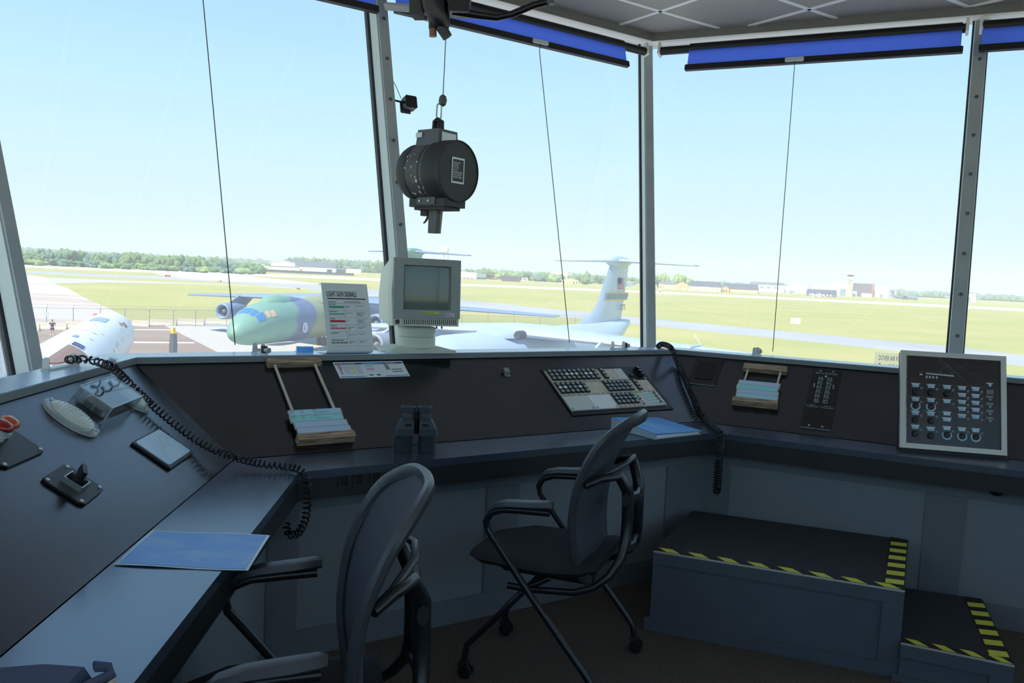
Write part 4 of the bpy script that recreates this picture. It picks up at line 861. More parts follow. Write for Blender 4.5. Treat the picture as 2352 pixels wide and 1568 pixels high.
# ---------------------------------------------------------------- step boxes
def stepbox(fl, frr, br, bl, z, label, name, edges, ns):
    P = lambda q, zz: tuple(hx(1, q[0], q[1], 0) + up * zz)
    t = thing(name, label, 'step')
    MB().hexa([P(fl, 0.001), P(frr, 0.001), P(br, 0.001), P(bl, 0.001), P(fl, z - .004), P(frr, z - .004), P(br, z - .004), P(bl, z - .004)]).build('carcass', M['box_blue'], t)
    MB().hexa([P(q, z - .004) for q in (fl, frr, br, bl)] + [P(q, z) for q in (fl, frr, br, bl)]).build('tread', M['box_top'], t)
    f0, f1 = Vector((*fl, 0)), Vector((*frr, 0)); d = (f1 - f0).normalized(); n = Vector((d.y, -d.x, 0)); L = (f1 - f0).length
    def bar(a, b_, z0, z1, o0, o1, nm, m):
        c4 = [f0 + d * a + n * o0, f0 + d * a + n * o1, f0 + d * b_ + n * o1, f0 + d * b_ + n * o0]
        MB().hexa([P((p.x, p.y), z0) for p in reversed(c4)] + [P((p.x, p.y), z1) for p in reversed(c4)]).build(nm, M[m], t)
    bar(0, L, z - .05, z - .004, .0005, .009, 'front_rail', 'box_blue'); bar(-.02, L + (.0 if z > .2 else 0), .001, .05 if z > .2 else .022, .0005, .014, 'toe_board', 'box_blue'); bar(L - .07, L, .05 if z > .2 else .022, z - .0505, .0005, .009, 'stile', 'box_blue')
    bar(0, L, z - .0038, z + .0006, .0005, .0098, 'worn_edge', 'chip' if 0 else 'frame_grey')
    # hazard tape
    def top_quad(pts, zz, h, nm, m): MB().hexa([P((p.x, p.y), zz) for p in pts] + [P((p.x, p.y), zz + h) for p in pts]).build(nm, M[m], t)
    w_ = .05
    i_ = -n
    top_quad([f0 + i_ * .002, f1 + i_ * .002, f1 + i_ * w_, f0 + i_ * w_], z + .0002, .0006, 'tape', 'black_matt')
    pitch = L / ns
    for j in range(ns):
        a = j * pitch + .012; b_ = a + pitch * .48; sk = .036
        if b_ > L - .002: b_ = L - .002
        top_quad([f0 + d * a + i_ * .004 + d * 0 + d * sk, f0 + d * min(b_ + sk, L - .002) + i_ * .004, f0 + d * b_ + i_ * (w_ - .004), f0 + d * a + i_ * (w_ - .004)], z + .0009, .0005, 'hazard_stripe', 'hazard_y')
    r0, r1 = f1, Vector((*br, 0)); e = (r1 - r0); LL = e.length; e = e / LL; m_ = Vector((-e.y, e.x, 0))
    top_quad([r0 + m_ * .002 + e * w_, r1 + m_ * .002, r1 + m_ * .07, r0 + m_ * .07 + e * w_], z + .0002, .0006, 'tape', 'black_matt')
    k_ = 6
    for j in range(k_):
        a = .06 + j * (LL - .07) / k_; b_ = a + (LL - .07) / k_ * .5
        top_quad([r0 + e * a + m_ * .004, r0 + e * b_ + m_ * .004, r0 + e * (b_ - .012) + m_ * .066, r0 + e * (a - .012) + m_ * .066], z + .0009, .0005, 'hazard_stripe', 'hazard_y')
    return t
stepbox((-1.05, .998), (-.155, 1.088), (-.155, 1.775), (-1.066, 1.668), .32, 'tall dark step box edged with yellow and black hazard tape', 'step_box', 1, 8)
stepbox((-.153, 1.062), (.196, 1.074), (.136, 1.72), (-.153, 1.674), .14, 'low dark step with hazard tape beside the taller step box', 'low_step', 1, 4)
# ---------------------------------------------------------------- chairs
def make_chair():
    t = empty('task_chair')
    # seat cushion: rounded, drooping front
    rings = []
    for i in range(9):
        u = i / 8; x = -.20 + u * .46; hwid = (.185 + .045 * math.sin(PI * min(1, u * .9 + .1))) * (1 if u < .85 else .93 if u < .95 else .8)
        zt = .462 - .012 * math.sin(PI * u) - .05 * max(0, u - .7) ** 1.3 / .3; zb = zt - (.05 if 0 < i < 8 else .025)
        ring = []
        for j in range(14):
            a = 2 * PI * j / 14; cx_, sz_ = math.cos(a), math.sin(a)
            ring.append((x, hwid * math.copysign(abs(cx_) ** .6, cx_), (zt + zb) / 2 + (zt - zb) / 2 * math.copysign(abs(sz_) ** .7, sz_)))
        rings.append(ring)
    MB().loft(rings).build('seat', M['fabric'], t, True)
    MB().box(-.17, -.12, .37, .16, .12, .405, .02).build('seat_pan', M['chair_dark'], t)
    # backrest
    sp = [(-.158, .40), (-.148, .47), (-.145, .56), (-.154, .65), (-.172, .735), (-.205, .82), (-.236, .875), (-.262, .912)]
    hw_ = [.135, .175, .20, .212, .215, .208, .185, .12]
    def sidept(i, sgn, k=1): return Vector((sp[i][0] + .035 * (hw_[i] / .21) ** 2 * k, sgn * hw_[i], sp[i][1]))
    loop = [sidept(i, 1) for i in range(8)] + [Vector((-.272, .05, .922)), Vector((-.272, -.05, .922))] + [sidept(i, -1) for i in range(7, -1, -1)] + [Vector((-.16, -.06, .378)), Vector((-.16, .06, .378))]
    def smooth_loop(P, q_=3):
        o_ = []; m_ = len(P)
        for i in range(m_):
            a, b_, c_, d_ = P[i - 1], P[i], P[(i + 1) % m_], P[(i + 2) % m_]
            for q in range(q_):
                u = q / q_; o_.append(.5 * ((2 * b_) + (c_ - a) * u + (2 * a - 5 * b_ + 4 * c_ - d_) * u * u + (3 * b_ - a - 3 * c_ + d_) * u ** 3))
        return o_
    loop = smooth_loop(loop); n = len(loop); rings = []
    for i in range(n):
        a, p, c_ = loop[i - 1], loop[i], loop[(i + 1) % n]; tt = (c_ - a).normalized(); ctr_ = Vector((sum(q.x for q in loop) / n, 0, .66)); out = (p - ctr_); out.x = 0; out = (out - tt * out.dot(tt)).normalized(); nr = tt.cross(out).normalized()
        rings.append([tuple(p + out * (.021 * math.cos(q)) + nr * (.014 * math.sin(q))) for q in [2 * PI * j / 8 for j in range(8)]])
    rings.append(rings[0]); MB().loft(rings, cap=False).build('backrest_frame', M['chair_frame'], t, True)
    v = []; f = []; nx_ = 9
    for i in range(8):
        for j in range(nx_):
            b_ = -1 + 2 * j / (nx_ - 1); v.append((sp[i][0] + .035 * (hw_[i] / .21) ** 2 * b_ * b_, b_ * hw_[i], sp[i][1] + (.012 * (1 - b_ * b_) if i == 7 else -.015 * (1 - b_ * b_) if i == 0 else 0)))
    N = len(v); v += [(x - .004, y, z) for x, y, z in v]
    for i in range(7):
        for j in range(nx_ - 1): q = i * nx_ + j; f += [(q, q + 1, q + nx_ + 1, q + nx_), (N + q, N + q + nx_, N + q + nx_ + 1, N + q + 1)]
    MB().add(v, f).build('backrest_mesh', M['mesh'], t, True)
    # rear carrier: shell with two openings, curved tubes down to the seat
    for sg in (1, -1):
        MB().tube([(-.15, sg * .205, .72), (-.19, sg * .17, .74), (-.235, sg * .11, .745), (-.262, sg * .08, .69), (-.266, sg * .075, .6), (-.266, sg * .085, .53), (-.26, sg * .12, .475), (-.235, sg * .155, .425), (-.19, sg * .175, .385), (-.13, sg * .185, .362), (.02, sg * .185, .345), (.10, sg * .185, .345)], [.012, .014, .018, .02, .02, .019, .016, .013, .012, .0115, .0115, .0115], 10).build('back_support', M['tube'], t, True)
    for z, x, r in ((.665, -.262, .022), (.50, -.262, .016)): MB().tube([(x, -.105, z), (x - .012, 0, z - .012), (x, .105, z)], r, 8, flat=.6).build('support_crossbar', M['chair_dark'], t, True)
    MB().tube([(-.19, -.165, .745), (-.245, -.07, .775), (-.254, 0, .785), (-.245, .07, .775), (-.19, .165, .745)], .009, 8).build('grab_handle', M['chair_frame'], t, True)
    for sg in (1, -1):                                # side frame: arm tube bends at the front and runs to the rear caster
        y0, y1 = sg * .262, sg * .27
        MB().tube([(-.055, y0, .632), (.02, y0, .628), (.10, y0, .622), (.142, y0, .605), (.158, y0, .575), (.150, y0, .545), (.12, y0, .51), (-.005, y0, .358), (-.135, y1, .215), (-.205, y1, .135), (-.235, y1, .095), (-.242, y1, .056)], .0115, 10).build('side_frame', M['tube'], t, True)
        MB().loft([[(x, y0 + a * wd, z + b_) for a, b_ in ((-1, 0), (-.8, .014), (0, .019), (.8, .014), (1, 0), (.6, -.008), (-.6, -.008))] for x, z, wd in ((-.066, .652, .010), (-.05, .654, .022), (.0, .648, .026), (.08, .64, .024), (.125, .628, .018), (.15, .608, .010))]).build('armrest', M['chair_frame'], t, True)
        MB().tube([(-.02, sg * .11, .368), (.05, sg * .145, .33), (.12, sg * .17, .245), (.20, sg * .185, .155), (.236, sg * .19, .115), (.244, sg * .19, .056)], .0115, 10).build('front_leg', M['tube'], t, True)
        for x, y in ((.244, sg * .19), (-.242, sg * .27)):
            c_ = MB().loft([[(x - .018, y - .016, .044), (x + .018, y - .016, .044), (x + .018, y + .016, .044), (x - .018, y + .016, .044)], [(x - .012, y - .012, .06), (x + .012, y - .012, .06), (x + .012, y + .012, .06), (x - .012, y + .012, .06)]]).build('caster', M['chair_dark'], t)
            for dy in (-.012, .012): MB().cyl((x - .008, y + dy - .006, .0245), (x - .008, y + dy + .006, .0245), .0235, n=18).build('wheel', M['chair_dark'], c_, True)
    return t
ch = make_chair()
tag(ch, 'black mesh task chair in front of the stepped box, seat turned to the console', 'chair')
ch.matrix_world = T(.184, 2.852, 0) @ Rz(math.radians(159.3))
ch2 = copy_tree(ch, None, T(-.436, 1.716, 0) @ Rz(math.radians(194)))
tag(ch2, 'black mesh task chair pulled up to the left worktop, grey backrest lit by the window', 'chair')
# ================================================================ outside
M['grass'] = mat('grass', rgb(172, 172, 98), .95, noise=(.035, rgb(190, 180, 112), (1, 1, 1), .35, .68))
M['runway'] = mat('runway_concrete', rgb(226, 224, 216), .9, noise=(.02, rgb(210, 206, 198), (1, 1, 1), .4, .7))
M['taxi'] = mat('taxiway_asphalt', rgb(182, 182, 180), .9, noise=(.05, rgb(168, 168, 166), (1, 1, 1), .4, .7))
M['apron_c'] = mat('apron_concrete', rgb(216, 206, 192), .9, noise=(.05, rgb(196, 178, 160), (.25, 1.6, 1), .45, .62))
M['apron_b'] = mat('apron_brown', rgb(150, 130, 114), .9, noise=(.06, rgb(164, 146, 128), (.3, 1.4, 1), .4, .66))
M['conc'] = mat('concrete_light', rgb(196, 190, 180), .9)
M['barrier'] = mat('barrier_concrete', rgb(206, 196, 176), .9)
M['tree'] = mat('tree_green', rgb(118, 142, 92), .9, noise=(.35, rgb(98, 124, 82), (1, 1, 1), .35, .65))
M['tree2'] = mat('tree_green_light', rgb(150, 172, 104), .9, noise=(.35, rgb(126, 152, 90), (1, 1, 1), .35, .65))
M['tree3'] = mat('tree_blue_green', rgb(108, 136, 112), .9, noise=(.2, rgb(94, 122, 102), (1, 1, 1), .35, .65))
M['trunk'] = mat('trunk', rgb(96, 82, 66), .9)
M['bw'] = mat('building_white', rgb(232, 232, 228), .7)
M['bc'] = mat('building_cream', rgb(214, 204, 170), .7)
M['bt'] = mat('building_tan', rgb(206, 182, 142), .7)
M['bg_'] = mat('roof_grey', rgb(120, 122, 134), .7)
M['bd'] = mat('roof_dark', rgb(96, 98, 112), .7)
M['bb'] = mat('building_bluegrey', rgb(134, 156, 172), .7)
M['br'] = mat('building_brown', rgb(120, 96, 92), .7)
M['bp'] = mat('hangar_purple', rgb(120, 104, 122), .7)
M['bo'] = mat('band_orange', rgb(206, 120, 92), .7)
M['win'] = mat('window_dark', rgb(70, 80, 92), .3)
M['pole'] = mat('galvanised', rgb(150, 152, 150), .5, metal=.3)
M['signg'] = mat('sign_green', rgb(40, 160, 120), .6)
M['red'] = mat('marker_red', rgb(206, 60, 50), .6)
M['yellow'] = mat('marker_yellow', rgb(228, 186, 60), .6)
M['car_w'] = mat('car_white', rgb(232, 234, 236), .35)
M['c_white'] = mat('aircraft_white', rgb(186, 202, 222), .3, noise=(.15, rgb(176, 194, 216), (1, 1, 1), .4, .7))
M['c_grey'] = mat('aircraft_grey', rgb(140, 148, 160), .5)
M['c_dark'] = mat('intake_dark', rgb(60, 64, 74), .5)
M['c_glass'] = mat('cockpit_glass', rgb(70, 130, 180), .12, spec=.8)
M['c_glass2'] = mat('cockpit_cover', rgb(212, 180, 140), .6)
M['silver'] = mat('peeling_silver', rgb(232, 232, 230), .35, noise=(1.6, rgb(160, 130, 112), (1, 1, 1), .64, .68), bump=(2, .2, .02))
M['primer'] = mat('bare_brown_panel', rgb(150, 112, 92), .6)
M['blade'] = mat('propeller_grey', rgb(92, 92, 98), .5)
def camo():
    m = bpy.data.materials.new('camouflage_paint'); m.use_nodes = True; t = m.node_tree; b = t.nodes['Principled BSDF']; b.inputs['Roughness'].default_value = .5
    tc = t.nodes.new('ShaderNodeTexCoord'); sx = t.nodes.new('ShaderNodeSeparateXYZ'); n = t.nodes.new('ShaderNodeTexNoise'); n.inputs['Scale'].default_value = .22; n.inputs['Detail'].default_value = 1
    a = t.nodes.new('ShaderNodeMath'); a.operation = 'MULTIPLY_ADD'; a.inputs[1].default_value = 1 / 50; d = t.nodes.new('ShaderNodeMath'); d.operation = 'MULTIPLY_ADD'; d.inputs[1].default_value = .12
    r = t.nodes.new('ShaderNodeValToRGB'); r.color_ramp.interpolation = 'EASE'; e = r.color_ramp.elements
    g, bl, ol = rgb(124, 166, 146), rgb(108, 122, 152), rgb(150, 156, 120)
    e[0].position = 0; e[0].color = g; e[1].position = .165; e[1].color = g
    for p, c in ((.18, bl), (.235, bl), (.25, ol), (.38, ol), (.395, g), (.52, bl), (.62, bl), (.64, ol), (.8, ol), (.82, g)): k = e.new(p); k.color = c
    t.links.new(tc.outputs['Object'], sx.inputs[0]); t.links.new(tc.outputs['Object'], n.inputs['Vector'])
    t.links.new(sx.outputs['X'], a.inputs[0]); t.links.new(n.outputs['Fac'], d.inputs[0]); d.inputs[2].default_value = -.06; t.links.new(d.outputs[0], a.inputs[2]); t.links.new(a.outputs[0], r.inputs[0]); t.links.new(r.outputs[0], b.inputs['Base Color'])
    return m
M['camo'] = camo()
M['camo_wing'] = mat('wing_blue_grey', rgb(134, 154, 182), .42)
def yh(u): return 573.4 + .04783 * u
EH = EYE.z - ZG
def dist(u, v): return F_PX * EH / (v - yh(u))
# ground and pavements
gm = MB(); N_ = 64
gm.add([(9000 * math.cos(2 * PI * i / N_), 9000 * math.sin(2 * PI * i / N_), ZG) for i in range(N_)], [tuple(range(N_))])
struct(gm, 'ground', M['grass'])
fc = MB(); fc.add([(CX + 58 * math.cos(2 * PI * i / 48), CY + 58 * math.sin(2 * PI * i / 48), ZG + z) for z in (.025, -.02) for i in range(48)], [tuple(range(48))] + [(i, 48 + i, 48 + (i + 1) % 48, (i + 1) % 48) for i in range(48)])
struct(fc, 'bounce_paving', M['taxi'])  # unseen paved disc added under the tower to cut green bounce from the grass
def pave(name, pts, m, z):
    q = [gp(u, v, z) for u, v in pts]; mb = MB(); n = len(q)
    mb.add([tuple(p) for p in q] + [(p.x, p.y, ZG - .02) for p in q], [tuple(range(n))] + [(i, n + i, n + (i + 1) % n, (i + 1) % n) for i in range(n)])
    o = mb.build(name, m); o['kind'] = 'structure'
    # keep the upper face looking up
    if o.data.polygons[0].normal.z < 0: o.data.flip_normals()
    return o
pave('runway', [(-150, 602), (68, 609), (310, 619), (585, 628), (840, 637.5), (1060, 651), (1490, 668.3), (1900, 687.5), (2352, 708.5), (2520, 716.5), (2520, 723), (2352, 714.5), (1900, 692.3), (1490, 672.6), (1060, 656), (840, 643.5), (585, 633.8), (310, 624.5), (68, 614.2), (-150, 607)], M['runway'], .02)
pave('taxiway', [(-150, 614), (72, 622.5), (344, 633.5), (480, 638), (600, 642), (740, 654), (860, 664.5), (1060, 688), (1300, 712), (1521, 734), (1900, 769.5), (2169, 793.5), (2420, 824), (2420, 849), (2072, 807), (1900, 788), (1521, 750.5), (1300, 727.5), (1060, 703), (860, 681), (700, 664.5), (585, 652.5), (510, 647.5), (344, 640), (72, 629), (-150, 620)], M['taxi'], .03)
pave('taxiway_crossing', [(345, 623.5), (430, 626), (520, 630.5), (640, 641), (740, 652), (640, 650), (520, 645), (430, 640.5), (372, 632)], M['runway'], .045)
pave('taxiway_link', [(100, 637), (300, 645), (420, 649.3), (560, 654), (650, 658.5), (700, 664), (600, 657), (420, 652), (232, 649), (125, 651)], M['conc'], .045)
pave('parking_apron', [(-260, 622), (75, 632), (102, 637), (125, 651), (160, 664), (190, 681), (250, 708), (306, 738), (-300, 738)], M['apron_c'], .03)
pave('perimeter_road', [(372, 734), (660, 737), (660, 747.5), (372, 746.5)], M['taxi'], .03)
pave('apron_edge', [(-300, 738), (306, 738), (372, 734), (372, 747.5), (-300, 747.5)], M['conc'], .035)
pave('museum_apron', [(-400, 747.5), (378, 747.5), (505, 811), (640, 1000), (-900, 1000)], M['apron_b'], .03)
pave('display_pad', [(378, 747.5), (660, 747.5), (1000, 760), (1250, 775), (1500, 800), (1600, 1000), (640, 1000), (505, 811)], M['conc'], .03)
for pts in ([(298, 756), (400, 756.5), (400, 758), (298, 757.5)], [(300, 784), (447, 785.5), (447, 788), (300, 787)]): pave('apron_marking', pts, M['runway'], .05)
hz = MB().box(-2800, 30, ZG - 1, 2800, 3400, ZG + 90)
hm = bpy.data.materials.new('summer_haze'); hm.use_nodes = True; hn = hm.node_tree; hn.nodes.clear()
ho = hn.nodes.new('ShaderNodeOutputMaterial'); hv = hn.nodes.new('ShaderNodeVolumeScatter'); hv.inputs['Density'].default_value = .00019; hv.inputs['Color'].default_value = (.96, .98, 1, 1); hv.inputs['Anisotropy'].default_value = -.25
hn.links.new(hv.outputs[0], ho.inputs['Volume'])
tag(hz.build('haze', hm), 'thin bright summer haze over the airfield', 'haze', kind='stuff')
# blobs for tree crowns
import bmesh
def ico():
    bm = bmesh.new(); bmesh.ops.create_icosphere(bm, subdivisions=1, radius=1); v = [tuple(p.co) for p in bm.verts]; f = [tuple(q.index for q in p.verts) for p in bm.faces]; bm.free(); return v, f
IV, IF = ico()
def crown(seed, n, wob=.25, tall=1.0):
    r = random.Random(seed); mb = MB()
    for i in range(n):
        a = r.uniform(0, 2 * PI); rad = r.uniform(.1, .75); z = r.uniform(.15, .74) * tall; s = r.uniform(.22, .38) * (1 - .2 * z)
        if i == 0: rad = 0; z = .45 * tall; s = .6
        mb.add([(rad * math.cos(a) + x * s * r.uniform(1 - wob, 1 + wob), rad * math.sin(a) + y * s * r.uniform(1 - wob, 1 + wob), z + zz * s * .85 * r.uniform(1 - wob, 1 + wob)) for x, y, zz in IV], IF)
    return mb
protos = []
for i in range(6):
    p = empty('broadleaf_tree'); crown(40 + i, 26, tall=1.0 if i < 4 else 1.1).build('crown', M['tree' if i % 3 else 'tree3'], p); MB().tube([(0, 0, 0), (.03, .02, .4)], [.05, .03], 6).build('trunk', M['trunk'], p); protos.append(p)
def zone(u, a, g):
    z = 'left of the leftmost post' if u < 60 else 'left of the highway gantry' if u < 150 else 'right of the highway gantry' if u < 300 else 'left of the leftmost pull cord' if u < 512 else 'right of the leftmost pull cord'
    return a + ', ' + z, g + ' ' + z
ORD = 'first second third fourth fifth sixth seventh eighth ninth tenth eleventh twelfth thirteenth fourteenth fifteenth sixteenth'.split()
crown_light = {}
used = set()
def tree(u, D, h, wd, label, group, light=False, z0=0):
    i = R.randrange(6); P = at_dist(u, 0, D); p = protos[i]
    Mx = T(P.x, P.y, ZG + z0) @ Rz(R.uniform(0, 6.28)) @ Matrix.Diagonal((wd, wd, h, 1))
    if i in used: t = copy_tree(p, None, Mx)
    else: t = p; used.add(i); t.matrix_world = Mx
    if light:
        for c_ in t.children:
            if c_.name.startswith('crown'):
                if i not in crown_light:
                    m2 = c_.data.copy(); m2.materials.clear(); m2.materials.append(M['tree2']); crown_light[i] = m2
                c_.data = crown_light[i]
    tag(t, label, 'tree', group); return t
for i in range(52):                                   # wood beyond the highway on the left
    u = -70 + i * 13.4 + R.uniform(-5, 5); tree(u, R.uniform(700, 760), R.uniform(8.5, 11.5) * (1.12 if 90 < u < 520 else .8), R.uniform(7, 10.5), *zone(u, 'hazy green tree in the wood', 'trees behind the highway'))
for i in range(26):
    u = -60 + i * 26 + R.uniform(-9, 9); tree(u, R.uniform(640, 680), R.uniform(4, 6), R.uniform(6, 9), *zone(u, 'low tree on the front edge of the wood', 'low trees by the highway'), light=i % 3 == 0)
for i in range(26):
    u = 690 + i * 8.2 + R.uniform(-4, 4); zz = 'behind the gabled white hangar' if u < 760 else 'between the hangars and the monitor'; tree(u, R.uniform(1500, 1560), R.uniform(17, 24), R.uniform(13, 18), 'hazy tree rising ' + zz, 'trees ' + zz)
for i in range(44):
    u = 1052 + i * 10.2 + R.uniform(-5, 5); zz = 'above the white warehouse' if u < 1150 else 'above the dark brick building' if u < 1270 else 'round the white office block' if u < 1395 else 'right of the white aircraft tail'; tree(u, R.uniform(1380, 1500), R.uniform(12, 17), R.uniform(12, 17), 'hazy green tree ' + zz, 'trees ' + zz, light=i % 4 == 0)
tree(1140, 1250, 18, 15, 'taller rounded tree standing over the grey-roofed brick building', None)
tree(1382, 1180, 19, 10, 'tall tree just left of the white aircraft tail', None)
tree(1556, 1150, 20, 10, 'pale green tree nearest the corner post, over the beige roofs', None, True)
tree(1567, 1155, 21.5, 10, 'taller of the two joined pale trees over the beige roofs', None, True)
tree(1600, 1155, 21, 11, 'rounded pale green tree standing alone above the tan building', None, True)
tree(1622, 1165, 16, 9, 'lowest pale green tree above the tan building roof', None, True)
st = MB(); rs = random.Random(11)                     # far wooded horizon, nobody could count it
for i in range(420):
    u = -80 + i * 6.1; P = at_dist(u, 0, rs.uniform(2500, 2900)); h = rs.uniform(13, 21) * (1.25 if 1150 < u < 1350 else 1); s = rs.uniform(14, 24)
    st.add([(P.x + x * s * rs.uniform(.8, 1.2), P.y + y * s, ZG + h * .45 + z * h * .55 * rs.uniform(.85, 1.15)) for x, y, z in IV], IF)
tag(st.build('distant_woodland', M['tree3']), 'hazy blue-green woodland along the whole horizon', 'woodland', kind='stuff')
# buildings
def bld(u0, u1, vb, ve, label, wm, rm=None, roof='flat', vr=None, depth=20, extras=(), name='building', yaw=0):
    uc = (u0 + u1) / 2; D = min(dist(uc, vb), 1480 + (uc % 7) * 12); depth *= .6; B = at_dist(uc, 0, D); d = Vector((B.x, B.y, 0)).normalized(); x = Vector((d.y, -d.x, 0))
    W = (u1 - u0) / F_PX * D / (1 + ((uc - 1176) / F_PX) ** 2) ** .5 * (1 + ((uc - 1176) / F_PX) ** 2) ** 0
    W = abs((at_dist(u1, 0, D) - at_dist(u0, 0, D)).xy.length)
    hz = at_dist(uc, ve, D).z - ZG; hr = at_dist(uc, vr, D).z - ZG if vr else hz
    t = thing(name, label, 'building', mat4(Vector((B.x, B.y, ZG)), x, d, up) @ Rz(yaw)); w = W / 2
    if roof == 'front':
        MB().prism([(-w, 0), (w, 0), (w, depth), (-w, depth)], 0, hz).build('wall', M[wm], t)
        MB().add([(-w, 0, hz), (w, 0, hz), (0, 0, hr), (-w, depth, hz), (w, depth, hz), (0, depth, hr)], [(0, 1, 2), (5, 4, 3), (0, 3, 4, 1)]).build('gable', M[wm], t)
        MB().add([(-w * 1.03, -.4, hz), (0, -.4, hr + .1), (w * 1.03, -.4, hz), (-w * 1.03, depth, hz), (0, depth, hr + .1), (w * 1.03, depth, hz), (-w * 1.03, -.4, hz + .5), (0, -.4, hr + .7), (w * 1.03, -.4, hz + .5), (-w * 1.03, depth, hz + .5), (0, depth, hr + .7), (w * 1.03, depth, hz + .5)],
                 [(6, 7, 10, 9), (7, 8, 11, 10), (0, 1, 7, 6), (1, 2, 8, 7), (0, 6, 9, 3), (2, 5, 11, 8), (0, 3, 4, 1), (1, 4, 5, 2)]).build('roof', M[rm], t)
    elif roof == 'side':
        MB().prism([(-w, 0), (w, 0), (w, depth), (-w, depth)], 0, hz).build('wall', M[wm], t)
        MB().add([(-w * 1.02, -.5, hz), (w * 1.02, -.5, hz), (w * .97, depth / 2, hr), (-w * .97, depth / 2, hr), (-w * 1.02, depth, hz), (w * 1.02, depth, hz)], [(0, 1, 2, 3), (3, 2, 5, 4), (0, 3, 4), (1, 5, 2), (0, 4, 5, 1)]).build('roof', M[rm], t)
    else:
        MB().prism([(-w, 0), (w, 0), (w, depth), (-w, depth)], 0, hz).build('wall', M[wm], t)
        MB().prism([(-w - .2, -.2), (w + .2, -.2), (w + .2, depth), (-w - .2, depth)], hz, hz + .5).build('roof', M[rm or wm], t)
    for nm, a, b_, c_, d2, m in extras:               # fractions of the front: x0, x1, z0, z1
        MB().box(-w + a * W, -.35, c_ * hz, -w + b_ * W, -.02, d2 * hz).build(nm, M[m], t)
    return t
row = lambda nm, n, a, b_, z0, z1, m, fr=.6: [(nm, a + (b_ - a) * i / n, a + (b_ - a) * (i + fr) / n, z0, z1, m) for i in range(n)]
bld(667, 790, 620.5, 611, 'wide dark-roofed hangar behind the long white sheds', 'bb', 'bd', 'side', 599, 60)
bld(637, 694, 621, 604.5, 'white gabled hangar front left of the dark roof', 'bw', 'bw', 'front', 599, 30, [('hangar_window', .06, .22, .30, .48, 'win'), ('hangar_window', .26, .40, .35, .48, 'win'), ('side_annexe', -.04, .06, 0, .45, 'bw')])
bld(634, 703, 625, 613.5, 'long low white shed in front of the gabled hangar', 'bw', 'bd', 'flat', None, 18, row('bay_door', 4, .05, .95, .05, .55, 'bc'))
bld(704, 790, 627, 615, 'longest white shed with an open dark bay at its right', 'bw', 'bd', 'flat', None, 18, [('open_bay', .76, .9, .1, .75, 'win'), ('bay_door', .02, .08, .05, .6, 'bo')])
bld(790, 815, 629, 617, 'open grey carport shed between two white sheds', 'bb', 'bd', 'flat', None, 16, [('open_bay', .1, .9, .1, .8, 'win')])
bld(812, 850, 630, 618, 'short white shed partly behind the monitor', 'bw', 'bd', 'flat', None, 16, [('base_band', .0, 1, 0, .3, 'bc')])
bld(609.5, 624, 619.5, 611.5, 'little white gabled house left of the hangars', 'bw', 'bw', 'front', 607.5, 14, [('door', .55, .85, 0, .6, 'bo')])
bld(560, 836, 627.5, 623.5, 'long dark boundary hedge bank below the white sheds', 'bd', 'bd', 'flat', None, 4, (), 'boundary_bank')
bld(1040, 1122.5, 641.5, 626, 'long white warehouse beside the monitor', 'bw', 'bw', 'flat', None, 40, row('loading_door', 6, .3, .95, .08, .3, 'bo', .5) + [('base_band', 0, 1, 0, .1, 'bb')])
bld(1122.8, 1145, 642.5, 629, 'blue-grey end block of the long white warehouse', 'bb', 'bg_', 'flat', None, 30, [('base_band', 0, 1, 0, .3, 'win')])
bld(1152, 1173, 643.5, 634.5, 'low brick building with a white roof edge', 'br', 'bw', 'flat', None, 14, [('shop_front', .3, .9, .25, .7, 'bo')])
bld(1182, 1226, 648, 638, 'dark brick building with a wide flat grey roof', 'br', 'bd', 'side', 634.5, 22, row('window', 5, .1, .95, .3, .6, 'win', .4))
bld(1229, 1244, 645.5, 639.5, 'small white building with an orange roof line', 'bw', 'bo', 'flat', None, 10, [('window', .2, .8, .4, .7, 'win')])
bld(1296, 1337, 640, 627, 'white office block on the wooded rise', 'bw', 'bc', 'flat', None, 20, row('window', 5, .05, .95, .5, .65, 'bb', .5)); bld(1334, 1351, 640, 631, 'cream wing of the office block on the rise', 'bc', 'bc', 'flat', None, 20, [('window', .2, .8, .5, .7, 'bb')])
bld(1324, 1364, 653.5, 646, 'cream gabled house left of the white aircraft tail', 'bc', 'bc', 'front', 641, 16, [('window', .08, .16, .3, .7, 'win'), ('door', .3, .37, 0, .6, 'bt'), ('window', .5, .58, .3, .7, 'bt'), ('door', .68, .76, 0, .7, 'br'), ('window', .84, .92, .3, .7, 'win')])
bld(1444, 1470, 659, 637, 'cream flat-roofed tower block right of the white aircraft tail', 'bc', 'bw', 'flat', None, 14, [('window', .6, .8, .5, .75, 'win')]); bld(1442, 1460, 659.5, 653, 'small cream gabled house right of the white aircraft tail', 'bc', 'br', 'front', 650, 10, [('door', .4, .6, 0, .6, 'bt')])
bld(1466, 1492, 659.5, 649, 'pale blue building beside the dark corner post', 'bb', 'bw', 'flat', None, 14, [('window', .2, .5, .3, .6, 'win')])
bld(1512, 1545, 662.5, 641, 'beige gabled hangar with a white door, against the corner post', 'bc', 'bg_', 'side', 633, 26, [('roller_door', .34, .7, 0, .52, 'bw')])
bld(1553, 1592, 665.5, 654, 'beige shed with a grey hipped roof', 'bc', 'bg_', 'side', 647.5, 18, [('door', .7, .8, 0, .4, 'bw')], yaw=-.1)
bld(1624, 1700, 670.5, 660, 'long dark-roofed tan building with pale pilasters', 'bw', 'bd', 'side', 648, 34, row('pilaster', 8, .0, 1.02, 0, 1.02, 'bt', .18) + row('window_band', 7, .04, .95, .25, .5, 'bc', .7), yaw=-.05)
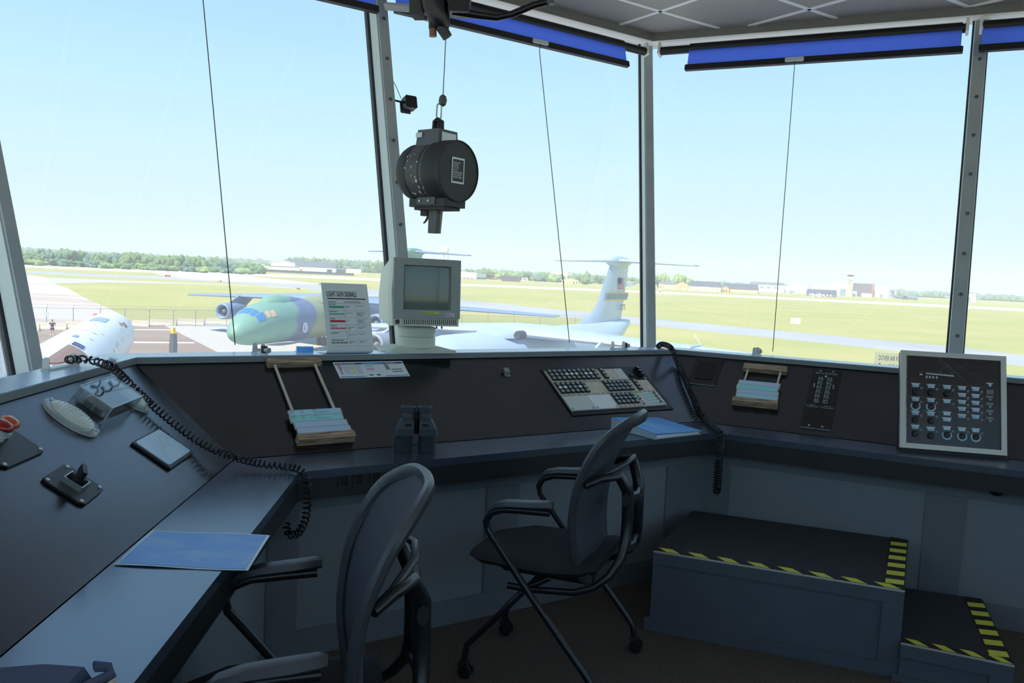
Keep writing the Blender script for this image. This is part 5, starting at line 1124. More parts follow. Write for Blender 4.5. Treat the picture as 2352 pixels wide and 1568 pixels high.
bld(1592, 1625, 667.5, 655, 'tan gable end of the long dark-roofed building', 'bt', 'bd', 'front', 648, 30, [('door', .6, .75, 0, .3, 'bw')])
bld(1702, 1788, 674, 666, 'wide building with a steep dark roof and a row of small windows', 'bt', 'bd', 'side', 653.5, 36, row('window', 14, .12, 1, .2, .8, 'bw', .5), yaw=-.05); bld(1702, 1720, 672.5, 664, 'tan gabled porch at the left of the steep dark roof', 'bt', 'bt', 'front', 659.5, 12, [('door', .25, .4, 0, .6, 'br'), ('door', .6, .75, 0, .6, 'br')])
bld(1768, 1850, 668, 656, 'pale grey flat-roofed hangar right of the pull cord', 'bw', 'bg_', 'side', 650, 30, row('window', 4, .1, .9, .5, .8, 'bb', .5)); bld(1800, 1866, 672, 661, 'low tan-windowed block in front of the white arched hangars', 'bg_', 'bw', 'flat', None, 16, row('window', 6, .1, .95, .3, .6, 'bt', .6))
bld(1850, 1910, 672, 661.5, 'white low-arched hangar left of the dark hipped roof', 'bw', 'bw', 'front', 653, 30, [('door', .2, .4, 0, .4, 'bb')]); bld(1912, 1976, 675, 663, 'white low-arched hangar nearest the control tower', 'bw', 'bw', 'front', 656, 30, [('door', .6, .8, 0, .4, 'bb')]); bld(1965, 1999, 676, 655, 'tall cream hangar touching the control tower', 'bw', 'bc', 'front', 650, 30, [('door', .5, .9, 0, .6, 'bb')])
bld(1903, 1975, 682.5, 676, 'dark hipped roof building before the white hangars', 'bg_', 'bd', 'side', 667, 26, row('window', 7, .1, .9, .2, .8, 'bw', .4)); bld(2012, 2062, 680.5, 654, 'tall brown-purple hangar right of the control tower', 'bp', 'bg_', 'flat', None, 40, [('roller_door', .0, .2, 0, .4, 'bw'), ('roller_door', .42, .9, 0, .28, 'bw'), ('pilaster', .9, .96, 0, 1, 'bo')])
bld(2065, 2096, 681.5, 660.5, 'plain white block right of the brown hangar', 'bw', 'bw', 'flat', None, 30, [('door', .4, .6, 0, .3, 'bb')]); bld(2097, 2118, 682.5, 666, 'open steel frame shed right of the white block', 'bb', 'bw', 'flat', None, 16, row('column', 4, 0, 1, 0, 1, 'bw', .3)); bld(2276, 2304, 688, 678, 'white box shed behind the parked grey aircraft', 'bw', 'bw', 'flat', None, 16, [('door', .3, .6, 0, .6, 'bb')])
# far control tower
D = 1450; B = at_dist(2004, 0, D); s = D / F_PX
t = thing('control_tower', 'tall cream control tower across the airfield', 'tower', T(B.x, B.y, ZG) @ Rz(-.4))
MB().box(-5.6 * s, -5.6 * s, 0, 5.6 * s, 5.6 * s, 35 * s).build('shaft', M['bc'], t); MB().box(-7 * s, -7 * s, 35 * s, 7 * s, 7 * s, 41.5 * s).build('catwalk_floor', M['bw'], t)
MB().loft([[(-5.4 * s, -5.4 * s, 41.5 * s), (5.4 * s, -5.4 * s, 41.5 * s), (5.4 * s, 5.4 * s, 41.5 * s), (-5.4 * s, 5.4 * s, 41.5 * s)], [(-6.6 * s, -6.6 * s, 45.5 * s), (6.6 * s, -6.6 * s, 45.5 * s), (6.6 * s, 6.6 * s, 45.5 * s), (-6.6 * s, 6.6 * s, 45.5 * s)]]).build('cab_glass', M['win'], t)
MB().box(-7.2 * s, -7.2 * s, 45.5 * s, 7.2 * s, 7.2 * s, 48.5 * s).build('cab_roof', M['bw'], t)
for z in (26, 30): MB().box(-1 * s, -5.9 * s, z * s, 1 * s, -5.6 * s, (z + 2) * s).build('window', M['win'], t)
# water tower
B = at_dist(1044, 0, 1300); s = 1300 / F_PX
t = thing('water_tower', 'white water tower on legs behind the monitor', 'tower', T(B.x, B.y, ZG)); h0 = EH + (yh(1044) - 567) * s
MB().lathe([(.5, h0 - 16 * s), (7, h0 - 15 * s), (10.6, h0 - 11 * s), (11, h0 - 8 * s), (9.5, h0 - 3.4 * s), (5, h0 - .8 * s), (.3, h0)] if 0 else [(.4 * s, h0 - 16.5 * s), (7.5 * s, h0 - 15 * s), (10.6 * s, h0 - 12.5 * s), (10.8 * s, h0 - 7 * s), (8.5 * s, h0 - 2.4 * s), (4 * s, h0 - .5 * s), (.3 * s, h0)], 24).build('tank', M['bw'], t, True)
for a in range(5): MB().tube([(9.6 * s * math.cos(a * 1.2566 + .3), 9.6 * s * math.sin(a * 1.2566 + .3), 0), (9.2 * s * math.cos(a * 1.2566 + .3), 9.2 * s * math.sin(a * 1.2566 + .3), h0 - 13 * s)], .8 * s, 6).build('leg', M['bw'], t)
MB().cyl((0, 0, 0), (0, 0, h0 - 15 * s), 1.3 * s, n=8).build('riser', M['bw'], t); MB().lathe([(9.8 * s, h0 - 33 * s), (9.8 * s, h0 - 32.6 * s)], 20).build('ring_brace', M['pole'], t)
# highway sign gantry and single sign
def px3(u, v, D): return at_dist(u, v, D)
D = 640
g0 = gp(150, 606); D = math.hypot(g0.x, g0.y)
B = Vector((g0.x, g0.y, ZG)); d = B.xy.normalized(); t = thing('sign_gantry', 'white highway sign gantry carrying two green signs', 'gantry', mat4(B, Vector((d.y, -d.x, 0)), Vector((d.x, d.y, 0)), up)); s = D / F_PX
MB().cyl((0, 0, 0), (0, 0, 15.5 * s), .7 * s, n=8).build('post', M['bw'], t); MB().cyl((46 * s, 0, -.2), (46 * s, 0, 14 * s), .5 * s, n=8).build('post', M['bw'], t)
for z in (15.2, 12.4): MB().cyl((0, 0, z * s), (46 * s, 0, z * s - .3), .32 * s, n=6).build('truss_beam', M['bw'], t)
for i in range(12): MB().cyl((i * 3.8 * s, 0, 12.4 * s), ((i + .5) * 3.8 * s, 0, 15.2 * s), .18 * s, n=5).build('truss_brace', M['bw'], t)
for x in (31, 36.2): MB().box(x * s, -.6, 10.6 * s, (x + 4.6) * s, -.3, 17 * s).build('green_panel', M['signg'], t)
B = gp(106.5, 604); t = thing('road_sign', 'small green highway sign by the trees left of the gantry', 'sign', mat4(Vector((B.x, B.y, ZG)), Vector((d.y, -d.x, 0)), Vector((d.x, d.y, 0)), up))
MB().cyl((0, 0, 0), (0, 0, 4 * s), .3 * s, n=6).build('post', M['pole'], t); MB().box(-2 * s, -.4, 3 * s, 2 * s, -.1, 9.5 * s).build('green_panel', M['signg'], t)
# chain-link fence
fb = [(-80, 746.5), (107, 748), (168, 748), (230, 748.2), (287, 748.4), (343, 748.6), (398, 749), (449, 749.4), (520, 750), (600, 751), (690, 752), (800, 753), (930, 754), (1060, 755), (1120, 756), (1180, 757), (1240, 759), (1320, 762), (1420, 768)]
fp = [gp(u, v) for u, v in fb]
t = thing('chain_link_fence', 'chain link fence along the far side of the museum apron', 'fence')
po = None
for p in fp:
    if po is None: po = MB().tube([(0, 0, 0), (0, 0, 2.35), (0, .28, 2.75)], .045, 6).build('post', M['pole'], t); b = po
    else: b = dup(po, t, (0, 0, 0))
    b.location = p
for zz, nm in ((2.3, 'top_rail'), (2.55, 'barbed_wire'), (2.72, 'barbed_wire')): MB().tube([tuple(p + up * zz + (Vector((0, .14, 0)) if zz > 2.4 else Vector())) for p in fp], .028 if zz < 2.4 else .012, 5).build(nm, M['pole'], t)
wm = MB()
for i in range(len(fp) - 1):
    a, b_ = fp[i], fp[i + 1]; wm.add([tuple(a + up * .05), tuple(b_ + up * .05), tuple(b_ + up * 2.3), tuple(a + up * 2.3), tuple(a + Vector((0, .02, .05))), tuple(b_ + Vector((0, .02, .05))), tuple(b_ + Vector((0, .02, 2.3))), tuple(a + Vector((0, .02, 2.3)))], [(0, 1, 2, 3), (7, 6, 5, 4), (0, 4, 5, 1), (3, 2, 6, 7)])
wm.build('wire_mesh', glass_mat('chain_link', (.95, .95, .95, 1), .07, .0, (.7, .7, .68, 1)), t)
for i, (u, v0, v1, tx) in enumerate(((108, 717, 726, 'left'), (266, 718, 726, 'right'))):
    D = dist(u, 748); p = at_dist(u, v1, D - .12); dd = Vector((p.x, p.y, 0)).normalized(); s = D / F_PX
    q = MB(mat4(p, Vector((dd.y, -dd.x, 0)), up, -dd)).box(-4.5 * s, 0, 0, 4.5 * s, 8.5 * s, .04).build('fence_sign', M['bw']); tag(q, 'small white notice on the fence, %s one of two' % ('by the standing person' if i == 0 else 'above the silver aircraft nose'), 'sign')
# concrete barriers
bar0 = None
def barrier(u, v, L_, label):
    global bar0
    D = dist(u, v); B = at_dist(u, 0, D); dd = Vector((B.x, B.y, 0)).normalized(); Mx = mat4(Vector((B.x, B.y, ZG)), Vector((1, 0, 0)), Vector((0, 1, 0)), up)
    if bar0 is None:
        bar0 = empty('concrete_barrier'); MB().loft([[(x, -.3, 0), (x, .3, 0), (x, .28, .1), (x, .12, .35), (x, .08, .82), (x, -.08, .82), (x, -.12, .35), (x, -.28, .1)] for x in (-1.86, 1.86)]).build('barrier_body', M['barrier'], bar0)
        MB().box(-.4, -.302, .0, .4, -.2, .05).build('drain_slot', M['bd'], bar0); t = bar0; t.matrix_world = Mx
    else: t = copy_tree(bar0, None, Mx)
    return tag(t, label, 'barrier', 'concrete barriers beyond the fence')
for i in range(13): barrier(-10 + i * 66, 733.5 + i * .25, 3.7, 'concrete road barrier behind the fence, %s from the left end of the row' % ORD[i % 16])
for i in range(2): barrier(-24 + i * 66, 746, 3.7, 'nearer concrete barrier at the left picture edge, %s of two' % ORD[i % 16])
for i in range(6):                                    # red and white low barricades
    D = dist(241, 710.5); B = at_dist(224.5 + i * 7.0, 0, D); t = thing('low_barricade', 'low red barricade on the pale apron, %s from the left' % ORD[i % 16], 'barricade', T(B.x, B.y, ZG), 'red barricades on the apron')
    s = D / F_PX
    MB().loft([[(-2.9 * s, -.35, 0), (-2.9 * s, .35, 0), (-2.9 * s, .15, 4 * s), (-2.9 * s, -.15, 4 * s)], [(.3 * s, -.35, 0), (.3 * s, .35, 0), (.3 * s, .15, 4 * s), (.3 * s, -.15, 4 * s)]]).build('red_half', M['red'], t); MB().loft([[(.3 * s, -.35, 0), (.3 * s, .35, 0), (.3 * s, .15, 4 * s), (.3 * s, -.15, 4 * s)], [(2.7 * s, -.35, 0), (2.7 * s, .35, 0), (2.7 * s, .15, 4 * s), (2.7 * s, -.15, 4 * s)]]).build('white_half', M['bw'] if i % 2 else M['red'], t)
# airfield signs and boxes
def marker(u, v, wpx, hpx, mats_, label, name='airfield_sign', cat='sign'):
    D = dist(u, v); B = at_dist(u, 0, D); dd = Vector((B.x, B.y, 0)).normalized(); s = D / F_PX
    t = thing(name, label, cat, mat4(Vector((B.x, B.y, ZG)), Vector((dd.y, -dd.x, 0)), Vector((dd.x, dd.y, 0)), up)); n = len(mats_); W = wpx * s
    for i, m in enumerate(mats_): MB().box(-W / 2 + W * i / n + .02, 0, hpx * s * .2, -W / 2 + W * (i + 1) / n - .02, .3, hpx * s).build('sign_panel', M[m], t)
    for x in (-.35, .35): MB().box(W * x - .06, .1, 0, W * x + .06, .2, hpx * s * .2).build('leg', M['pole'], t)
    return t
marker(395, 632.5, 12, 4, ['win', 'red', 'red'], 'black and red airfield sign at the taxiway crossing'); marker(516, 645, 10, 3.5, ['yellow', 'yellow', 'win'], 'yellow and black airfield sign near the pull cord'); marker(703, 663.5, 7, 3.5, ['red', 'win'], 'red airfield sign just left of the signal sign'); marker(717, 664.5, 12, 3, ['print_yel', 'print_yel', 'print_yel'], 'pale yellow airfield sign just left of the signal sign')
marker(758, 654.5, 13, 3, ['bg_', 'bg_'], 'grey airfield equipment rack above the signal sign', 'equipment_rack', 'rack'); marker(803, 658.5, 5, 4, ['yellow'], 'small orange-yellow marker above the signal sign')
D = dist(1882, 741.5); B = at_dist(1882, 0, D); s = D / F_PX; dd = Vector((B.x, B.y, 0)).normalized()
t = thing('equipment_box', 'white equipment box alone on the grass by the right window cord', 'box', mat4(Vector((B.x, B.y, ZG)), Vector((dd.y, -dd.x, 0)), Vector((dd.x, dd.y, 0)), up) @ Rz(.15))
MB().box(-10 * s, -5 * s, .1, 10 * s, 5 * s, 11.5 * s).build('cabinet', M['bw'], t); MB().box(-10.4 * s, -5.4 * s, 11.5 * s, 10.4 * s, 5.4 * s, 12.4 * s).build('lid', M['bw'], t); MB().box(-6 * s, -5.2 * s, 2 * s, -1 * s, -5 * s, 10 * s).build('door', M['bc'], t); MB().box(-10.4 * s, -5.4 * s, 0, 10.4 * s, 5.4 * s, .1).build('plinth', M['conc'], t)
for u, v, wp, c_, lb in ((1436, 678, 10, ['bw', 'red', 'bw'], 'red and white antenna hut beside the aircraft tail'), (1452, 677.5, 6, ['red', 'bw'], 'small orange marker board right of the antenna hut'), (1461, 679, 5, ['bw'], 'tiny white marker board right of the orange one')): marker(u, v, wp, 6, c_, lb, 'marker_board', 'marker')
D = dist(1557, 680); B = at_dist(1557, 0, D); s = D / F_PX
t = thing('striped_pole', 'red and white striped mast right of the corner post', 'mast', T(B.x, B.y, ZG))
for i in range(6): MB().cyl((0, 0, i * 5.5 * s), (0, 0, (i + 1) * 5.5 * s), .9 * s, n=8).build('pole_section', M['red' if i % 2 else 'bw'], t)
for u, v, h, lb in ((1569, 682, 12, 'tallest small white antenna beside the striped mast'), (1575, 682, 7, 'short white antenna in the middle of three'), (1585, 682.5, 8, 'white antenna farthest from the striped mast')):
    D = dist(u, v); B = at_dist(u, 0, D); s = D / F_PX; t = thing('field_antenna', lb, 'antenna', T(B.x, B.y, ZG)); MB().cyl((0, 0, 0), (0, 0, h * s), .6 * s, n=6).build('mast', M['bw'], t); MB().box(-1.6 * s, -.3, h * s * .7, 1.6 * s, .3, h * s).build('head', M['bw'], t)
# parked cars
car0 = None
cs_ = [(1795, 676), (1803, 675), (1812, 676), (1822, 675.5), (1836, 677.5), (1848, 678), (1856, 677.5), (1868, 679), (1240, 648.5), (1262, 651.5), (1274, 651.5), (1286, 652.5), (1180, 646.5), (1157, 646), (1316, 654), (72, 603.5), (290, 613.5)]
for i, (u, v) in enumerate(cs_):
    D = max(300, dist(u, v)); B = at_dist(u, 0, D); dd = Vector((B.x, B.y, 0)).normalized(); s = 1.7
    Mx = mat4(Vector((B.x, B.y, ZG)), Vector((dd.y, -dd.x, 0)), Vector((dd.x, dd.y, 0)), up) @ Matrix.Diagonal((1.25, 1.25, 1.25, 1))
    if car0 is None:
        car0 = empty('parked_car'); MB().loft([[(x, -.85, .35), (x, .85, .35), (x, .9, zt * .6 + .2), (x, .8, zt), (x, -.8, zt), (x, -.9, zt * .6 + .2)] for x, zt in ((-2.2, .75), (-2.1, .95), (-.9, 1.0), (1.2, 1.0), (2.1, .9), (2.2, .6))]).build('body', M['car_w'], car0)
        MB().loft([[(-1.9, -.75, .99), (1.0, -.75, .99), (1.0, .75, .99), (-1.9, .75, .99)], [(-1.4, -.62, 1.48), (.3, -.62, 1.48), (.3, .62, 1.48), (-1.4, .62, 1.48)]]).build('cabin', M['win'], car0)
        for x in (-1.35, 1.4):
            for y in (-.82, .82): MB().cyl((x, y - .1, .33), (x, y + .1, .33), .33, n=12).build('wheel', M['c_dark'], car0)
        t = car0; t.matrix_world = Mx
    else: t = copy_tree(car0, None, Mx)
    g_ = 'cars before the right-hand hangars' if i < 8 else 'cars by the low buildings' if i < 15 else None
    tag(t, {'cars before the right-hand hangars': 'white car near the dark hipped roof, %s from the left in its row' % ORD[i % 16], 'cars by the low buildings': 'pale car before the low brick buildings, %s listed from the pull cord' % ORD[(i - 8) % 16], None: 'white car on the highway near the green road sign' if i == 15 else 'white car on the highway below the wood'}[g_], 'car', g_)
# slides of the boarding stairs near the tower
for u, lb in ((1924, 'white boarding stair truck, left one before the dark roof'), (1940, 'white boarding stair truck, right one before the dark roof')):
    D = dist(u, 684); B = at_dist(u, 0, D); s = D / F_PX; t = thing('stair_truck', lb, 'truck', T(B.x, B.y, ZG))
    MB().hexa([(-7 * s, -2, 6.5 * s), (7 * s, -2, 0.5), (7 * s, 2, .5), (-7 * s, 2, 6.5 * s), (-7 * s, -2, 9 * s), (7 * s, -2, 2.5 * s), (7 * s, 2, 2.5 * s), (-7 * s, 2, 9 * s)]).build('stair', M['bw'], t); MB().box(-6.5 * s, -1.6, .4, -3 * s, 1.6, 6.4 * s).build('chassis', M['car_w'], t)
# ---------------------------------------------------------------- aircraft
def section(x, y, z, c_, th, tw=0):
    pr = [(0, 0), (.03, .45), (.15, .9), (.35, 1.0), (.65, .7), (1, .05), (1, -.05), (.65, -.45), (.35, -.6), (.12, -.55), (.02, -.3)]
    return [(x + u * c_, y, z + v * th / 2) for u, v in pr]
def airliner(label, name, Mx, L, fm, wm_, body_col=None, gear=0.0, tipz=4.75, camo_=False, marks=None, n=28, refuel=True):
    t = thing(name, label, 'aircraft', Mx); k = L - 44.2; wx = 13.5 + k * .4
    pr = [(0, .06, 2.75), (.25, .55, 2.78), (.8, .98, 2.9), (1.7, 1.4, 3.05), (3.0, 1.78, 3.3), (4.6, 2.02, 3.5), (6.5, 2.13, 3.6), (9, 2.15, 3.6), (29 + k, 2.15, 3.6), (33 + k, 1.95, 3.85), (37 + k, 1.5, 4.4), (41 + k, .85, 5.1), (43.4 + k, .35, 5.5), (44.2 + k, .1, 5.6)]
    MB().loft([[(x, r * math.cos(a), z + r * math.sin(a)) for a in [2 * PI * j / n for j in range(n)]] for x, r, z in pr]).build('fuselage', M[fm], t, True)
    def surf(x, ph, o=.03):                           # point on the nose surface, ph from the top
        for i in range(len(pr) - 1):
            if pr[i][0] <= x <= pr[i + 1][0]:
                u = (x - pr[i][0]) / (pr[i + 1][0] - pr[i][0]); r = pr[i][1] + (pr[i + 1][1] - pr[i][1]) * u + o; z = pr[i][2] + (pr[i + 1][2] - pr[i][2]) * u; return (x, r * math.sin(ph), z + r * math.cos(ph))
    for a, b_, x0, x1, m in ((-14, 14, 2.0, 2.9, 'c_glass'), (18, 36, 2.05, 2.95, 'c_glass'), (40, 66, 2.3, 3.25, 'c_glass'), (-36, -18, 2.05, 2.95, 'c_glass'), (-66, -40, 2.3, 3.25, 'c_glass'), (42, 64, 3.55, 4.0, 'c_glass2' if camo_ else 'c_glass'), (46, 66, 4.2, 4.75, 'c_glass2' if camo_ else 'c_glass'), (-64, -42, 3.55, 4.0, 'c_glass2' if camo_ else 'c_glass'), (-66, -46, 4.2, 4.75, 'c_glass2' if camo_ else 'c_glass')):
        A, B_ = math.radians(a), math.radians(b_); g = [[surf(x0 + (x1 - x0) * i / 3, A + (B_ - A) * j / 4, o) for j in range(5)] for i in range(4) for o in ()] if 0 else None
        v = []; f = []
        for o in (-.05, .025):
            for i in range(4):
                for j in range(5): v.append(surf(x0 + (x1 - x0) * i / 3, A + (B_ - A) * j / 4, o))
        for i in range(3):
            for j in range(4): q = i * 5 + j; f.append((20 + q, 20 + q + 1, 20 + q + 6, 20 + q + 5))
        for i in range(3):
            for j0 in (0, 4): q = i * 5 + j0; f.append((q, q + 5, q + 25, q + 20))
        for j in range(4):
            for i0 in (0, 3): q = i0 * 5 + j; f.append((q, q + 1, q + 21, q + 20))
        MB().add(v, f).build('cockpit_window', M[m], t)
    if refuel: MB().loft([[(x, w_ * math.cos(a), 5.45 + h_ * max(0, math.sin(a)) - .1) for a in [PI * j / 8 for j in range(9)]] for x, w_, h_ in ((4.6, .2, -.2), (6, .8, .75), (7.5, 1.0, .95), (10, .8, .75), (13, .5, .45))], cap=False, closed=False).build('refuelling_fairing', M[fm], t, True)
    MB().loft([[(x, w_ * math.cos(a), 5.3 + h_ * math.sin(a)) for a in [PI * j / 8 for j in range(9)]] for x, w_, h_ in ((wx - 4, .3, .1), (wx, 1.7, .75), (wx + 5, 1.9, .8), (wx + 9, 1.6, .65), (wx + 14, .3, .1))], cap=False, closed=False).build('wing_fairing', M[fm], t, True)
    for sg in (1, -1):
        MB().loft([section(wx, 0, 5.7, 9.5, 1.15), section(wx + 4.3, sg * 9, 5.7 - (5.7 - tipz) * .37, 6.9, .8), section(wx + 11.6, sg * 24.2, tipz, 3.3, .36), section(wx + 12.2, sg * 24.5, tipz, 2.4, .2)]).build('wing', M[wm_], t, True)
        for y in (7.2, 13.2):
            ex = wx + y * .48 - 3.6
            o = MB().lathe([(.62, .5), (.66, .12), (.80, 0), (.93, .12), (.98, .9), (.96, 2.6), (.8, 3.9), (.66, 4.6), (.55, 4.6), (.5, 4.2)], 24, (ex, sg * y, 3.5), (1, 0, 0)).build('engine_nacelle', M[wm_] if camo_ else M['c_grey'], t, True)
            MB().lathe([(.6, .5), (.03, .52)], 20, (ex, sg * y, 3.5), (1, 0, 0)).build('intake_fan', M['c_dark'], o); MB().lathe([(.04, .1), (.2, .35), (.26, .55)], 14, (ex, sg * y, 3.5), (1, 0, 0)).build('spinner', M['pole'], o, True)
            MB().hexa([(ex + .9, sg * y - .12, 4.3), (ex + 5.0, sg * y - .12, 4.1), (ex + 5.0, sg * y + .12, 4.1), (ex + .9, sg * y + .12, 4.3), (ex + 3.4, sg * y - .1, 5.3), (ex + 7.0, sg * y - .1, 5.3), (ex + 7.0, sg * y + .1, 5.3), (ex + 3.4, sg * y + .1, 5.3)]).build('engine_pylon', M[wm_], t)
        MB().loft([section(L - 6.4, 0, 11.9, 4.7, .5), section(L - 3.6, sg * 7.65, 11.75, 2.2, .2)]).build('tailplane', M[wm_ if not camo_ else wm_], t, True)
    def fin(z, x0, x1, th): return [(x0, 0, z), (x0 + (x1 - x0) * .1, th * .6, z), (x0 + (x1 - x0) * .35, th, z), (x0 + (x1 - x0) * .7, th * .7, z), (x1, .03, z), (x1, -.03, z), (x0 + (x1 - x0) * .7, -th * .7, z), (x0 + (x1 - x0) * .35, -th, z), (x0 + (x1 - x0) * .1, -th * .6, z)]
    MB().loft([fin(5.0, L - 17, L - 3.2, .42), fin(6.0, L - 14.0, L - 2.9, .4), fin(6.7, L - 11.6, L - 2.7, .38), fin(7.6, L - 10.1, L - 2.45, .36), fin(11.7, L - 6.8, L - 1.4, .26)]).build('fin', M[fm], t, True)
    MB().lathe([(.03, -.2), (.42, .4), (.6, 1.4), (.6, 3.6), (.5, 5.2), (.2, 6.6), (.05, 7)], 18, (L - 7.6, 0, 11.85), (1, 0, 0)).build('bullet_fairing', M[fm], t, True)
    for x, y in ((5.5, 0), (wx + 6.5, -2.3), (wx + 6.5, 2.3)):
        g_ = MB().tube([(x, y * .7, 1.9), (x, y, -gear + .5)], .16, 8).build('landing_gear_leg', M['pole'], t)
        for dy in (-.32, .32): MB().cyl((x, y + dy - .15, -gear + .5), (x, y + dy + .15, -gear + .5), .5, n=16).build('wheel', M['c_dark'], g_)
    if marks: marks(t, L)
    return t
def amat(p, ax, z=0): a = Vector((ax[0], ax[1], 0)).normalized(); return mat4(Vector((p[0], p[1], ZG + z)), a, Vector((-a.y, a.x, 0)), up)
ga = airliner('green and blue camouflaged jet transport with its nose toward the tower', 'jet_transport', amat((-25.6, 76), (.245, .97)), 50, 'camo', 'camo_wing', camo_=True, gear=0)
MB().lathe([(.52, 0), (.52, .02), (.40, .02), (.40, 0)], 24, (9.8, -2.17, 3.0), (.0, -1, 0)).build('roundel', M['white'], ga)
def wmarks(t, L):
    def side(y, x0, x1, z0, z1, m, nm, sh=0): MB().hexa([(x0, y, z0), (x1, y, z0), (x1, y * .93, z0), (x0, y * .93, z0), (x0 + sh, y, z1), (x1 + sh, y, z1), (x1 + sh, y * .93, z1), (x0 + sh, y * .93, z1)]).build(nm, M[m], t)
    for y in (.40, -.40):
        side(y, L - 8.6, L - 2.4, 8.05, 8.6, 'bb', 'tail_band', .35); side(y, L - 8.7, L - 2.4, 7.93, 8.04, 'yellow', 'tail_band', .05); side(y, L - 8.3, L - 2.3, 8.61, 8.72, 'yellow', 'tail_band', .05)
        side(y, L - 5.2, L - 4.3, 9.6, 10.2, 'print_navy', 'flag_canton')
        for i in range(6): side(y, L - 5.2 if i > 2 and 0 else (L - 4.28 if i > 2 else L - 5.2), L - 3.5, 9.05 + i * .2, 9.14 + i * .2, 'print_red', 'flag_stripe')
    for sg in (1, -1):
        o = text('12775', .85, t, (L - 4.6 if sg < 0 else L - 3.1, -sg * 0 + (.43 if sg > 0 else -.43), 6.9), M['print_navy'], .8, 'tail_number', rot=(PI / 2, 0, PI if sg > 0 else 0), th=.005)
tc_ = Vector((10.9, 87)); wa = Vector((.45, .89)).normalized(); np_ = tc_ - wa * 40.5
airliner('white jet transport with a striped T tail, wing passing below the corner post', 'jet_transport', amat((np_.x, np_.y), wa, -.65), 44.2, 'c_white', 'c_white', gear=-.65, tipz=4.1, marks=wmarks, refuel=False)
q = at_dist(1190, 770, 61); W_ = [o for o in C.objects if o.name.startswith('jet_transport')][-1]
lq = Matrix.LocRotScale(*W_.matrix_world.decompose()).inverted() @ q
MB().lathe([(.26, -.2), (.34, 0), (.34, .75), (.24, .95)], 16, tuple(lq), (1, 0, 0)).build('exposed_engine_part', M['c_dark'], W_, True)
# parked heavy transports far away
for u, v, Lg, ax, lb in ((2168, 692, 62, (-.15, 1), 'far grey heavy transport seen nose on, left of the right-hand post'), (2318, 693, 62, (-1, .25), 'far grey heavy transport seen from its side at the right edge'), (2290, 691, 58, (-1, .4), 'grey heavy transport farther back among the row of tails')):
    D = dist(u, v); B = at_dist(u, 0, D); a_ = Vector((ax[0], ax[1], 0)).normalized()
    airliner(lb, 'heavy_transport', amat((B.x, B.y), ax), Lg, 'c_grey', 'c_grey', gear=0, n=14, refuel=False)
# old propeller transport in the left foreground
nose = Vector((-30.1, 63.2)); aft = Vector((.351, -.936)).normalized()
t = thing('propeller_transport', 'old silver propeller transport with peeling paint and brown patches', 'aircraft', amat((nose.x, nose.y), aft))
pr = [(0, .1, 3.5), (.2, .68, 3.5), (.7, 1.12, 3.55), (1.6, 1.45, 3.6), (3.4, 1.64, 3.68), (6, 1.7, 3.7), (38, 1.7, 3.7), (42, 1.25, 4.0), (46, .3, 4.6)]
MB().loft([[(x, r * math.cos(a), z + r * math.sin(a)) for a in [2 * PI * j / 36 for j in range(36)]] for x, r, z in pr]).build('fuselage', M['silver'], t, True)
def patch(x0, x1, a0, a1, m, nm, o=.03):
    def sf(x, ph, o):
        for i in range(len(pr) - 1):
            if pr[i][0] <= x <= pr[i + 1][0]:
                u = (x - pr[i][0]) / (pr[i + 1][0] - pr[i][0]); r = pr[i][1] + (pr[i + 1][1] - pr[i][1]) * u + o; z = pr[i][2] + (pr[i + 1][2] - pr[i][2]) * u; return (x, r * math.sin(ph), z + r * math.cos(ph))
    v = []; f = []
    for oo in (-.02, o):
        for i in range(7):
            for j in range(7): v.append(sf(x0 + (x1 - x0) * i / 6, math.radians(a0 + (a1 - a0) * j / 6), oo))
    for i in range(6):
        for j in range(6): q = 49 + i * 7 + j; f.append((q, q + 1, q + 8, q + 7))
    for i in range(6):
        for j0 in (0, 6): q = i * 7 + j0; f.append((q, q + 7, q + 56, q + 49))
        for i0 in (0, 6): q = i0 * 7 + i; f.append((q, q + 1, q + 50, q + 49))
    MB().add(v, f).build(nm, M[m], t)
# angles run from the top; positive is toward the image right side of this fuselage
patch(10.7, 13.6, -8, 21, 'c_glass', 'cockpit_roof_glass'); patch(26.4, 27.5, 20, 37, 'print_navy', 'roof_window'); patch(23.6, 24.6, 8, 15, 'c_glass', 'roof_window'); patch(27.9, 34.5, 18, 62, 'primer', 'bare_panel', .02); patch(16.2, 17.6, 62, 74, 'grey_light', 'patch_plate'); patch(7.6, 8.8, 44, 58, 'primer', 'bare_panel', .015); patch(9.2, 10.0, 40, 50, 'primer', 'bare_panel', .015)
for sg in (1, -1):
    MB().loft([section(32, 0, 2.9, 5.2, .8), section(33.2, sg * 16, 3.6, 2.4, .3)]).build('wing', M['silver'], t, True)
    hub = (30.9, sg * 4.95, 4.1)
    o = MB().lathe([(.3, 0), (.62, .3), (.7, 1.2), (.65, 3), (.3, 5.5)], 20, hub, (1, 0, 0)).build('engine_nacelle', M['silver'], t, True)
    for b_ in range(4):
        a = b_ * PI / 2; rr_ = [(.12, .3), (.15, .9), (.17, 1.5), (.14, 2.05), (.06, 2.3)]; ca, sa = math.cos(a), math.sin(a)
        ring = [[(hub[0] - .15 + dx * .25, hub[1] + (w_ * dy) * ca - r_ * sa, hub[2] + (w_ * dy) * sa + r_ * ca) for dx, dy in ((0, -1), (.25, 0), (0, 1), (-.25, 0))] for w_, r_ in rr_]
        bl = MB().loft(ring[:4]).build('propeller_blade', M['blade'], t, True); MB().loft(ring[3:]).build('blade_tip', M['yellow'], bl)
    MB().lathe([(.05, -.6), (.25, -.35), (.33, 0)], 16, hub, (1, 0, 0)).build('propeller_spinner', M['pole'], t, True)
